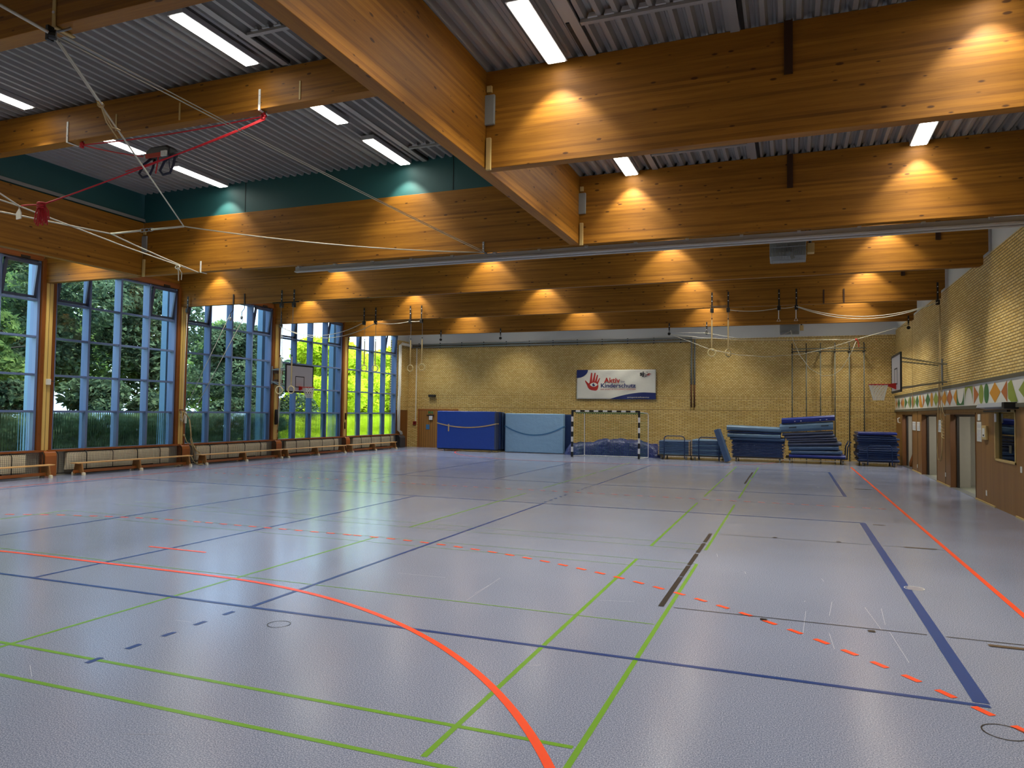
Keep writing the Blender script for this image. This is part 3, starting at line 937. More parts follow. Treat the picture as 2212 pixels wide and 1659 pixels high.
GB = 'straps on the beams'
strap('beam_strap', -7.98, 9.3, 6.73, 7.06, 'pale steel strap on the shallow beam above the red pulley', GB, 'white', .22)
strap('beam_strap', -12.3, 9.3, 6.73, 7.1, 'pale steel strap on the shallow beam left of the harness', GB, 'white', .22)
strap('beam_strap', -6.1, 4.45, 5.29, 5.7, 'brown steel strap wrapped under the top left beam', GB, 'tan', .19)
strap('beam_strap', -6.05, 13.98, 5.29, 5.5, 'small strap under the beam where the thin double cord ends', GB, 'steel', .19)
strap('beam_strap', -13.67, 13.98, 5.29, 5.56, 'small pale strap on the dark beam where the two white ropes meet', GB, 'white', .19)
for (x, z0, lab) in ((-11.1, 6.78, 'faint empty strap on the shallow beam over the harness rope'), (-10.15 + .5, 6.78, 'faint empty strap on the shallow beam right of centre'), (-7.2, 6.78, 'faint empty strap on the shallow beam nearest the girder')):
    MB().box(x - .015, x + .015, 9.29, 9.3, z0, z0 + .3).build('beam_strap', M['tan'], None, lab, 'bracket', GB)
for (x, lab) in ((.9, 'left one of two short brown straps on the ring beam near the right wall'), (1.45, 'right one of two short brown straps on the ring beam near the right wall')):
    MB().box(x - .02, x + .02, 23.488, 23.5, 5.28, 5.7).build('beam_strap', M['browniron'], None, lab, 'bracket', GB)


# ================================================================== ropes overhead
def sagline(p0, p1, s, n=16):
    p0 = Vector(p0); p1 = Vector(p1)
    return [p0.lerp(p1, i / n) - Vector((0, 0, 4 * s * (i / n) * (1 - i / n))) for i in range(n + 1)]


def rope(name, pts, r, mat, lab, grp='white ropes strung between the beams'):
    return MB().tube(pts, r, 6).build(name, M[mat], None, lab, 'rope', grp, smooth=True)


A = Vector((-6.08, 4.42, 5.2)); B_ = Vector((-10.25, 10.05, 5.2)); D_ = Vector((-12.04, 10.05, 5.2)); E_ = Vector((-13.67, 13.9, 5.27)); G_ = Vector((-6.05, 13.95, 5.27))
C_ = Vector((-11.15, 10.04, 5.2))
mid = A.lerp(B_, .22)
b = MB().tube([A, B_], .011, 6); b.tube([A.lerp(B_, .02) + Vector((.02, 0, 0)), mid + Vector((.02, 0, 0))], .009, 6)
o = b.build('pulley_rope', M['rope'], None, 'white rope from the top left pulley down to the shackled junction', 'rope', 'white ropes strung between the beams', smooth=True, base=A)
b = MB().ball(mid, .03, 8, 6, (1, 1.4, 1.1)); dr = (B_ - A).normalized(); b.tube([mid, mid + dr * .25 - Vector((0, 0, .04)), mid + dr * .5 - Vector((0, 0, .06)), mid + dr * .62 - Vector((-.08, 0, .06))], .009, 5); b.tube([mid, mid + dr * .3 - Vector((.02, 0, .07)), mid + dr * .75 - Vector((0, 0, .1))], .008, 5)
b.build('knot', M['hemp'], o)
MB().cyl(mid - (B_ - A).normalized() * .12, mid, .018, 8).build('brass_hook', simple('brass', '#b98d3c', .3, .8), o)
rope('double_rope', sagline(A, G_, .03), .006, 'rope', 'thin double cord from the top left pulley to the beam below the teal panel')
rope('double_rope', sagline(A + Vector((.06, 0, .01)), G_ + Vector((.03, 0, .02)), .045), .005, 'rope', 'second strand of the thin double cord from the top left pulley')
rope('pull_rope', [A, Vector((-6.04, 3.93, 5.2)), Vector((-6.0, 3.2, 5.2))], .014, 'rope', 'grey rope from the top left picture corner to the pulley')
rope('cross_rope', sagline(B_, G_ + Vector((0, 0, 0)), .1), .011, 'rope', 'long pale rope from the junction towards the middle of the teal panel beam')
e = empty('shackled_rope', C_, 'short horizontal white rope section joined by a metal shackle', 'rope', 'white ropes strung between the beams')
b = MB(); b.tube([B_, B_.lerp(C_, .85)], .018, 6); b.tube([C_.lerp(D_, .15), D_], .018, 6); b.build('rope', M['rope'], e, smooth=True)
b = MB()
for k in range(3):
    c = B_.lerp(C_, .86 + .12 * k)
    b.tube([c + Vector((.05 * math.cos(t) * (1.4), .0, .03 * math.sin(t))) for t in [i * PI / 4 for i in range(8)]], .007, 5, closed=True)
b.build('shackle', M['steel'], e)
rope('left_rope', [D_, Vector((-12.5, 8.28, 5.2)), Vector((-12.6, 7.6, 5.2))], .014, 'rope', 'thicker grey rope leaving through the left picture edge')
rope('left_rope', sagline(D_, E_, .02), .013, 'rope', 'white rope from the fork down to the strap on the dark beam')
kn = Vector((-11.84, 8.15, 5.2))
rope('tagged_rope', [Vector((-11.75, 7.6, 5.22)), Vector((-11.82, 7.83, 5.21)), kn], .012, 'rope', 'short white rope from the left picture edge to the white tag knot')
rope('tagged_rope', [Vector((-11.3, 7.3, 5.2)), Vector((-11.43, 7.57, 5.2)), kn, kn.lerp(E_, .5) - Vector((0, 0, .03)), E_], .012, 'rope', 'long white rope past the white tag down to the strap on the dark beam')
b = MB().tube([kn, kn + Vector((0, 0, -.05))], .006, 5)
b.prism([(kn.x - .05, kn.z - .22), (kn.x + .06, kn.z - .21), (kn.x + .06, kn.z - .12), (kn.x + .01, kn.z - .04), (kn.x - .06, kn.z - .12)], 1, kn.y - .008, kn.y + .008)
b.build('hanging_tag', M['white'], None, 'white house shaped tag hanging from the rope knot at the left', 'tag')
kn2 = Vector((-13.37, 12.96, 5.2))
b = MB()
b.tube([kn2 + Vector((.07 * math.cos(t), 0, .04 * math.sin(t))) for t in [i * PI / 4 for i in range(8)]], .014, 5, closed=True)
b.tube([kn2, kn2 + Vector((-.02, .05, -.1)), kn2 + Vector((-.06, .1, -.3))], .012, 5); b.tube([kn2, kn2 + Vector((.03, .1, -.12)), kn2 + Vector((.0, .12, -.28))], .01, 5)
b.build('rope_knot', M['rope'], None, 'white knot with two loose tails near the beam strap', 'knot')
e = empty('rope_pulley', A, 'dark pulley with a shackle hung under the top left beam', 'pulley')
b = MB().cyl(A + Vector((-.02, -.02, .0)), A + Vector((.02, .02, .0)), .045, 12); b.box(A.x - .05, A.x - .02, A.y - .03, A.y + .03, A.z - .05, A.z + .08); b.build('sheave', M['black'], e)
MB().tube([A + Vector((.0, 0, .02)), A + Vector((.06, .05, .05)), A + Vector((.1, .1, .09))], .01, 6).build('hook', M['steel'], e)

# red rope system
P1 = Vector((-7.98, 9.4, 6.66)); P2 = Vector((-12.05, 9.4, 6.68)); HL = Vector((-10.42, 9.4, 6.29)); HR = Vector((-9.76, 9.4, 6.25)); BD = Vector((-11.43, 8.23, 5.2))
GR_ = 'red climbing ropes of the harness'
rope('red_rope', sagline(P1, P2, .05), .012, 'redrope', 'upper red rope between the two beam brackets', GR_)
rope('red_rope', sagline(P2, HL - Vector((.12, 0, 0)), .02), .011, 'redrope', 'short red rope from the left bracket to the harness', GR_)
rope('red_rope', sagline(P1 - Vector((0, 0, .03)), HR + Vector((.12, 0, .02)), .02), .011, 'redrope', 'red rope from the right bracket to the harness clip', GR_)
rope('red_rope', sagline(P1 - Vector((0, 0, .05)), BD, .03), .012, 'redrope', 'long red rope from the right bracket behind the harness to the coiled bundle', GR_)
rope('red_rope', sagline(P1 - Vector((-.03, 0, .06)), P1.lerp(BD, .62), .04), .01, 'redrope', 'second strand beside the long red rope', GR_)
for (P, lab) in ((P1, 'red pulley hanging from the strap at the right end of the red ropes'), (P2, 'red pulley hanging from the strap at the left end of the red ropes')):
    e = empty('red_pulley', P, lab, 'pulley', 'red pulleys')
    b = MB()
    for k in range(5): b.ball(P + Vector((.035 * math.cos(k * 1.25), 0, .04 * math.sin(k * 1.25))), .028, 8, 5)
    b.build('sheave', M['redrope'], e)
    MB().tube([P + Vector((0, 0, .02)), P + Vector((.05, 0, .06)), P + Vector((.07, 0, .1)), P + Vector((.03, 0, .12))], .008, 6).build('carabiner', M['steel'], e)
e = empty('red_rope_bundle', BD, 'coiled bundle of red rope hanging at the left', 'rope')
b = MB()
for k in range(9):
    xo = (k - 4) * .012
    ln = .26 + .05 * math.sin(k * 2.1)
    b.tube([BD + Vector((xo, 0, .02)), BD + Vector((xo * 2.2 - .02, .02 * math.sin(k), -ln * .5)), BD + Vector((xo * 3 - .03, .02, -ln)), BD + Vector((xo * 3 + .02, .02, -ln - .03)), BD + Vector((xo * 2.4 + .04, .01, -ln * .5)), BD + Vector((xo + .02, 0, 0))], .011, 5)
b.build('loops', M['redrope'], e, smooth=True)
b = MB()
for k in range(4): b.tube([BD + Vector((.07 * math.cos(t), .05 * math.sin(t), .03 - k * .025)) for t in [i * PI / 5 for i in range(10)]], .012, 5, closed=True)
b.build('wrap', M['redrope'], e, smooth=True)
rope('red_rope', [kn + Vector((.05, 0, 0)), kn.lerp(BD, .5) + Vector((0, 0, .01)), BD], .011, 'redrope', 'short twisted red rope between the tag knot and the coiled bundle', GR_)
# harness
H0 = Vector((-10.12, 9.4, 6.3))
e = empty('climbing_harness', H0, 'dark climbing harness with leg loops and an orange belt hanging from red ropes', 'harness')
b = MB()
b.prism([(H0.x - .3, H0.z - .08), (H0.x - .28, H0.z + .04), (H0.x - .16, H0.z + .1), (H0.x + .18, H0.z + .1), (H0.x + .27, H0.z + .04), (H0.x + .27, H0.z - .08), (H0.x, H0.z - .1)], 1, H0.y - .1, H0.y + .1)
b.build('back_pad', M['black'], e, bevel=.03)
b = MB().prism([(H0.x - .26, H0.z - .03), (H0.x + .1, H0.z - .03), (H0.x + .1, H0.z - .1), (H0.x - .24, H0.z - .1)], 1, H0.y - .13, H0.y - .1)
b.build('belt', M['redw'], e)
MB().box(H0.x + .1, H0.x + .22, H0.y - .13, H0.y - .1, H0.z - .1, H0.z - .01).build('buckle', M['paper'], e)
for (cx, sc_) in ((-.3, 1.1), (.16, .95)):
    cxx = H0.x + cx
    b = MB().tube([Vector((cxx + .12, H0.y - .05, H0.z - .08)), Vector((cxx - .02, H0.y - .08, H0.z - .18)), Vector((cxx - .1 * sc_, H0.y - .1, H0.z - .34)), Vector((cxx - .02, H0.y - .1, H0.z - .42)), Vector((cxx + .13, H0.y - .1, H0.z - .4)), Vector((cxx + .15, H0.y - .05, H0.z - .25)), Vector((cxx + .13, H0.y, H0.z - .08))], .022, 6)
    b.build('leg_loop', M['navy'], e, smooth=True)
MB().tube([H0 + Vector((.02, -.1, -.1)), H0 + Vector((0, -.1, -.25)), H0 + Vector((-.03, -.1, -.38))], .012, 5).build('loose_tape', M['redrope'], e)
MB().tube([H0 + Vector((.25, -.1, -.05)), H0 + Vector((.27, -.1, -.25)), H0 + Vector((.31, -.1, -.42))], .008, 5).build('loose_strap', M['navy'], e)
MB().tube([H0 + Vector((-.28, 0, 0)), HL - Vector((.12, 0, 0))], .01, 5).build('left_clip', M['steel'], e)
MB().tube([H0 + Vector((.26, 0, -.02)), HR + Vector((.12, 0, .02))], .012, 5).build('right_clip', M['steel'], e)


# ================================================================== ceiling heaters
def heater(x, y, z, k, lab):
    e = empty('unit_heater', (x, y, z), lab, 'heater', 'grey fan heaters under the roof')
    b = MB()
    b.prism([(y - .3, z + .05), (y + .2, z), (y + .25, z + .45), (y - .25, z + .45)], 0, x - .38 * k, x + .34 * k)
    b.build('housing', M['greysteel'], e, bevel=.01)
    b = MB()
    for q in range(22):
        xx = x - .34 * k + q * .66 * k / 21
        b.tube([(xx, y - .32, z + .28), (xx, y - .36, z + .12), (xx, y - .28, z + .02), (xx, y + .1, z - .03)], .004, 4)
    for q in range(5): b.tube([(x - .35 * k, y - .34 + q * .06, z + .24 - q * .06), (x + .33 * k, y - .34 + q * .06, z + .24 - q * .06)], .005, 4)
    b.build('grille', M['steel'], e)
    b = MB()
    for a in range(4):
        t = a * PI / 2 + .4
        b.obox((x + .13 * math.cos(t), y - .3, z + .17 + .1 * math.sin(t)), .2, .01, .08, Matrix.Rotation(-t, 3, 'Y'))
    b.build('fan_blade', M['greysteel'], e)
    MB().box(x - .38 * k, x + .34 * k, y - .34, y - .3, z + .36, z + .39).build('top_edge', M['whitegloss'], e)
    MB().box(x + .36 * k, x + .5 * k, y - .2, y, z + .12, z + .32).build('control_box', M['tan'], e, bevel=.005)
    b = MB()
    for sx in (-.37, .33): b.box(x + sx * k - .01, x + sx * k + .01, y - .02, y + .02, z + .45, 6.68)
    b.cyl((x + .42 * k, y - .05, z + .32), (x + .42 * k, y - .05, z + .7), .03, 8)
    b.build('hanger', M['dark'], e)


heater(-.05, 16.5, 5.22, 1.0, 'grey fan heater hanging behind the curtain track')
heater(-.05, 31.0, 5.18, 1.0, 'grey fan heater below the beam nearest the far wall')

# ================================================================== rings
RD = .115


def ring(x, y, zring, ztop, lab, grp, rot=0.0):
    e = empty('gymnastic_ring', (x, y, zring), lab, 'gymnastic ring', grp)
    c, s = math.cos(rot), math.sin(rot)
    MB().tube([(x + RD * math.cos(t) * c, y + RD * math.cos(t) * s, zring + RD * math.sin(t)) for t in [i * 2 * PI / 24 for i in range(24)]], .018, 8, closed=True).build('ring', M['ringwood'], e, smooth=True)
    MB().box(x - .02, x + .02, y - .006, y + .006, zring + RD, zring + RD + .9).build('leather_strap', M['hemp'], e)
    MB().cyl((x, y, zring + RD + .9), (x, y, ztop), .007, 6).build('cable', M['steel'], e)
    MB().ball((x, y, zring + RD + .95), .022, 8, 6).build('stopper', M['black'], e)
    return e


def hanger(x, y, ztop, zb, lab, grp='ring pulley brackets on the beams', block=True):
    e = empty('pulley_bracket', (x, y, zb), lab, 'bracket', grp)
    MB().box(x - .025, x + .025, y - .015, y, zb + .12, ztop).build('plate', M['dark'], e)
    b = MB().box(x - .05, x + .05, y - .06, y + .04, zb - .02, zb + .12) if block else MB().cyl((x, y - .04, zb + .03), (x, y + .0, zb + .03), .06, 12)
    b.build('pulley_block', M['dark'], e, bevel=.012)
    for q in (.12, .28): MB().cyl((x, y - .02, ztop - q), (x, y - .01, ztop - q), .014, 8).build('bolt', M['whitegloss'], e)


GRG = 'wooden gymnastic rings'
for (x, y, zr, lab, rt) in ((-14.91, 18.6, 2.51, 'left low ring hanging in front of the leftmost backboard', .2), (-14.46, 18.6, 2.52, 'right low ring hanging in front of the leftmost backboard', 0),
                            (-14.91, 23.4, 3.49, 'high ring before the furthest window, left of two, seen half turned', 1.0), (-14.44, 23.4, 3.47, 'high ring before the furthest window, right of two', .1),
                            (-12.96, 23.4, 3.47, 'ring hanging before the brick corner, left of two', 0), (-12.49, 23.4, 3.5, 'ring hanging before the brick wall by the white conduit, right of two', 0.1),
                            (-2.32, 23.4, 3.86, 'ring left of two by the double poles right of the banner', 0), (-1.83, 23.4, 3.84, 'half turned ring right of two by the double poles right of the banner', .9)):
    ring(x, y, zr, 5.15, lab, GRG, rt)
for (x, lab) in ((-14.94, 'dark bracket above the left low ring'), (-14.47, 'dark bracket above the right low ring'), ):
    hanger(x, 18.66, 5.65, 5.12, lab)
b = MB().cyl((-15.4, 18.8, 5.285), (-14.4, 18.8, 5.285), .02, 6); b.build('bracket_rod', M['dark'], None, 'dark rod joining the two brackets over the low rings', 'rod')
for (x, lab) in ((-14.96, 'dark pulley bracket above the half turned high ring'), (-14.46, 'dark pulley bracket above the right high ring'), (-13.0, 'pulley bracket above the ring at the brick corner'), (-12.54, 'pulley bracket above the ring by the white conduit'),
                 (-2.32, 'pulley bracket above the left ring near the double poles'), (-1.83, 'pulley bracket above the right ring near the double poles'), (-.35, 'pulley bracket with a short stowed triangle grip, left'), (.14, 'pulley bracket with a short stowed grip, right'),
                 (3.86, 'dark pulley bracket at the right end of the ring beam'), (-18.75, 'pulley bracket at the left end of the ring beam by the timber post')):
    hanger(x, 23.42, 5.75, 5.13, lab)
hanger(-18.75, 18.66, 5.62, 5.1, 'pale pulley bracket above the rope cleat post')
MB().cyl((-2.35, 23.4, 5.3), (-1.8, 23.4, 5.3), .012, 6).build('bracket_rod', M['dark'], None, 'thin rod between the brackets of the right pair of rings', 'rod')
for (x, lab) in ((-.36, 'white stowed triangle grip under the left bracket'), (.13, 'white stowed strap under the right bracket')):
    b = MB().box(x - .012, x + .012, 23.38, 23.4, 4.85, 5.12); b.tube([(x, 23.39, 4.88), (x - .05, 23.39, 4.78), (x + .05, 23.39, 4.78)], .008, 5, closed=True)
    b.build('stowed_grip', M['net'], None, lab, 'trapeze grip', 'stowed grips')
for (x, zb, lab) in ((-16.9, 4.8, 'round pulley weight hanging left of two before the second window'), (-16.45, 4.83, 'round pulley weight hanging right of two before the second window')):
    e = empty('pulley_weight', (x, 18.6, zb), lab, 'pulley', 'hanging pulley weights')
    MB().ball((x, 18.6, zb), .05, 10, 8, (1, .6, 1.3)).build('weight', M['greysteel'], e, smooth=True)
    MB().tube([(x, 18.6, zb + .06), (x, 18.6, zb + .18), (x + .06, 18.65, zb + .3), (x + .03, 18.7, zb + .48)], .012, 6).build('swivel_hook', M['dark'], e)
    MB().box(x - .02, x + .02, 18.7, 18.715, 5.28, 5.62).build('plate', M['dark'], e)
GP = 'ring ropes along the beam'
rope('ring_rope', sagline((-18.75, 23.38, 5.15), (-14.96, 23.38, 5.2), .42), .012, 'rope', 'sagging pair of ropes from the left pulley to the high rings', GP)
rope('ring_rope', sagline((-18.75, 23.36, 5.15), (-14.46, 23.36, 5.15), .5), .012, 'rope', 'lower sagging rope from the left pulley to the high rings', GP)
rope('ring_rope', sagline((-14.46, 23.38, 5.18), (-13.0, 23.38, 5.18), .07), .012, 'rope', 'short rope between the two pairs of left rings', GP)
rope('ring_rope', sagline((-13.0, 23.38, 5.18), (-12.54, 23.38, 5.18), .02), .012, 'rope', 'short rope between the brackets at the brick corner', GP)
rope('ring_rope', sagline((-1.83, 23.38, 5.18), (-.35, 23.38, 5.18), .07), .01, 'rope', 'slack rope right of the ring pair near the double poles', GP)
rope('ring_rope', sagline((-.35, 23.38, 5.18), (.14, 23.38, 5.22), .03), .01, 'rope', 'short rope between the two stowed grips', GP)
rope('ring_rope', sagline((.14, 23.38, 5.22), (3.86, 23.38, 5.18), .36), .012, 'rope', 'upper sagging rope to the pulley at the right wall', GP)
rope('ring_rope', sagline((.14, 23.36, 5.2), (3.86, 23.36, 5.18), .42), .012, 'rope', 'lower sagging rope to the pulley at the right wall', GP)
e = empty('wall_ropes', (3.95, 23.9, .8), 'long looped ropes hanging down the right wall from the pulley', 'rope')
b = MB()
b.tube([(3.92, 23.42, 5.1), (3.96, 23.9, 3.3), (3.97, 24.25, 1.6), (3.97, 24.35, .9), (3.97, 24.2, .72), (3.97, 23.9, .68), (3.97, 23.68, .76), (3.97, 23.6, 1.2), (3.97, 23.72, 1.6)], .012, 6)
b.tube([(3.9, 23.4, 5.1), (3.94, 23.75, 3.3), (3.96, 23.7, 2.0), (3.96, 23.55, 1.5), (3.96, 23.6, .95), (3.96, 23.8, .74), (3.96, 24.1, .72)], .012, 6)
b.tube([(3.92, 23.41, 5.1), (3.97, 23.72, 3.3), (3.98, 23.55, 2.1), (4.0, 23.4, 2.0)], .01, 6)
b.build('hanging_loop', M['hemp'], e, smooth=True)
b = MB()
for k in range(7): b.tube([(3.96, 23.5 + .05 * math.sin(k), 1.9 - k * .08), (3.93, 23.42, 1.86 - k * .08), (3.97, 23.36, 1.83 - k * .08)], .014, 5)
b.build('coil', M['hemp'], e, smooth=True)
b = MB().cyl((4.0, 23.4, 2.02), (4.12, 23.4, 2.02), .012, 6); b.cyl((4.0, 23.2, 1.98), (4.0, 23.45, 2.0), .01, 6); b.build('cleat', M['steel'], e)
MB().cyl((4.05, 29.5, 2.16), (4.05, 29.5, 5.6), .006, 5).build('wall_rope', M['hemp'], None, 'thin cord down the right brick wall beside the backboard', 'cord')

# ropes on the beam nearest the far wall
y28 = 28.2
GQ = 'ropes of the far climbing frame'
for (x, lab) in ((-14.17, 'dark hook on the far beam left of the white conduit'), (-11.39, 'dark hook on the far beam above the blue mats'), (-4.39, 'eye hook bracket on the far beam where the thin cords start'), (-2.99, 'chain hook on the far beam right of the eye hook'), (3.77, 'hook bracket at the right end of the far beam')):
    hanger(x, y28 + .06, 5.42, 4.98, lab, 'hooks on the far beam', block=False)
rope('climbing_rope', [(-4.34, y28, 4.99), (-2.81, y28, 4.36), (-1.8, y28, 4.15), (-.87, y28, 4.07), (.38, y28, 4.15), (1.3, y28, 4.37), (2.09, y28, 4.63), (3.77, y28, 5.11)], .009, 'rope', 'thin cord sagging deepest between the far hooks', GQ)
rope('climbing_rope', [(-4.34, y28, 4.99), (-3.1, y28, 4.82), (-1.82, y28, 4.72), (0, y28, 4.66), (2.1, y28, 4.64)], .008, 'rope', 'thin nearly straight cord between the far hooks', GQ)
rope('climbing_rope', [(-4.2, y28, 5.05), (-3.0, y28, 5.0), (-1.9, y28, 4.78), (-.5, y28, 4.76), (0, y28, 5.0)], .007, 'rope', 'uppermost slack cord under the far beam', GQ)
rope('climbing_rope', [(-.03, y28, 5.02), (.08, y28, 4.6), (.28, y28, 4.11), (.62, y28, 3.62), (1.04, y28, 3.36), (1.37, y28, 3.39), (1.62, y28, 3.57), (1.79, y28, 3.83), (1.98, y28, 4.2), (2.13, y28, 4.6)], .01, 'rope', 'deep U shaped rope loop before the climbing poles', GQ)
b = MB().ball((2.13, y28, 4.63), .045, 8, 6); b.tube([(2.16, y28, 4.62), (2.2, y28, 4.5), (2.21, y28, 4.36)], .018, 5)
b.build('rope_knot', [M['redw']], None, 'orange tied knot on the cord before the climbing poles', 'knot')

# ropes at the second post
X8 = -18.85
GL_ = 'ropes of the cleat post'
rope('cleat_rope', [(-18.75, 18.64, 5.1), (-18.83, 18.68, 3.2), (X8, 18.7, 1.85)], .009, 'rope', 'white rope straight down from the pulley to the cleat post', GL_)
rope('cleat_rope', [(-16.93, 18.64, 5.0), (X8, 18.72, 1.8)], .009, 'rope', 'left diagonal rope from the hanging weight to the cleat post', GL_)
rope('cleat_rope', [(-16.45, 18.66, 4.78), (X8, 18.97, 1.52)], .011, 'rope', 'right diagonal rope from the hanging weight to the knotted bundle', GL_)
b = MB().tube([(X8, 18.7, 1.8), (X8 + .02, 18.83, 1.68), (X8, 18.97, 1.54)], .02, 6)
b.tube([(X8, 18.97, 1.54), (X8 + .02, 19.02, 1.2), (X8, 19.06, .95), (X8 + .03, 19.12, .7), (X8 + .1, 19.2, .5), (X8 + .2, 19.28, .4)], .022, 6)
b.tube([(X8 + .03, 19.0, 1.2), (X8 + .04, 19.04, 1.0), (X8 + .02, 19.02, .85), (X8 + .05, 19.1, .6), (X8 + .1, 19.14, .3)], .014, 6)
b.build('rope_bundle', M['hemp'], None, 'thick knotted rope bundle hanging behind the bench ends', 'rope', smooth=True)
b = MB().tube([(-19.05, 18.98, .98), (-18.98, 19.0, .8), (-18.9, 19.08, .68), (X8, 19.25, .62), (X8, 19.5, .63)], .012, 6); b.ball((-19.06, 18.97, 1.0), .04, 8, 6)
b.build('loose_rope', M['hemp'], None, 'loose rope drooping from the dark hole of the cleat post to the radiator', 'rope', smooth=True)
b = MB().tube([(X8 + .2, 18.9, .3), (X8 + .25, 18.98, .12), (X8 + .3, 19.1, .03), (X8 + .35, 19.3, .02)], .012, 6); b.tube([(X8 + .2, 18.2, .02), (X8 + .22, 18.35, .06), (X8 + .2, 18.5, .02)], .012, 6)
b.tube([(X8 + .2, 19.45, .3), (X8 + .25, 19.35, .05), (X8 + .25, 19.15, .02)], .01, 6)
b.build('floor_rope', M['hemp'], None, 'rope end curling on the floor between the bench legs', 'rope', smooth=True)
e = empty('rope_cleat', (-19.08, 18.8, 1.5), 'red topped cleat with coiled cord on the yellow post', 'cleat')
b = MB()
for k in range(6): b.tube([(-19.05, 18.77 + .02 * math.sin(k * 2), 1.8 - k * .05), (-19.02, 18.82, 1.77 - k * .05), (-19.05, 18.79, 1.74 - k * .05)], .013, 5)
b.tube([(-19.05, 18.79, 1.5), (-19.03, 18.85, 1.45), (-19.03, 18.9, 1.6), (-19.0, 18.93, 1.75)], .012, 5)
b.build('coiled_cord', M['rope'], e, smooth=True)
MB().box(-19.08, -18.98, 18.74, 18.84, 1.83, 1.86).build('red_hook', M['redbox'], e)
MB().box(-19.06, -19.0, 18.95, 19.0, 1.4, 1.78).build('white_tag', M['white'], e)
e = empty('hook_box', (-19.08, 14.1, 2.55), 'small pale hook box on the leftmost full post', 'hook')
MB().box(-19.08, -19.0, 14.05, 14.15, 2.5, 2.66).build('box', M['white'], e, bevel=.006)
MB().cyl((-19.02, 14.12, 2.6), (-19.02, 14.3, 2.6), .012, 6).build('lever', M['dark'], e)
e = empty('post_winch', (-19.0, 23.6, 1.1), 'dark winch with pale strap on the post behind the backboard', 'winch')
MB().box(-19.08, -18.98, 23.56, 23.68, 1.3, 1.9).build('winch_plate', M['dark'], e, bevel=.02)
b = MB().tube([(-18.97, 23.65, 1.75), (-18.96, 23.66, 1.4), (-18.96, 23.6, 1.1)], .018, 6); b.tube([(-18.98, 23.55, 1.0), (-18.95, 23.6, .95), (-18.98, 23.63, .8)], .01, 5)
b.build('strap', M['hemp'], e)
for (x2, x3, lab) in ((.0, .0, 'left strand of the thick rope pair down the backboard post'), (.06, .05, 'right strand of the thick rope pair down the backboard post')):
    rope('post_rope', [(-18.75 + x2, 23.42, 5.16), (-18.7 + x3, 23.4, 3.4), (-18.85, 23.5 + x2, 1.7), (-18.9, 23.58, 1.35)], .014, 'rope', lab, GL_)
b = MB()
for (z, y) in ((1.62, 28.45), (1.2, 28.42)): b.box(-19.08, -19.04, y - .03, y + .03, z - .15, z + .15)
b.build('post_fitting', M['browniron'], None, 'brown fittings on the furthest yellow post', 'fitting')

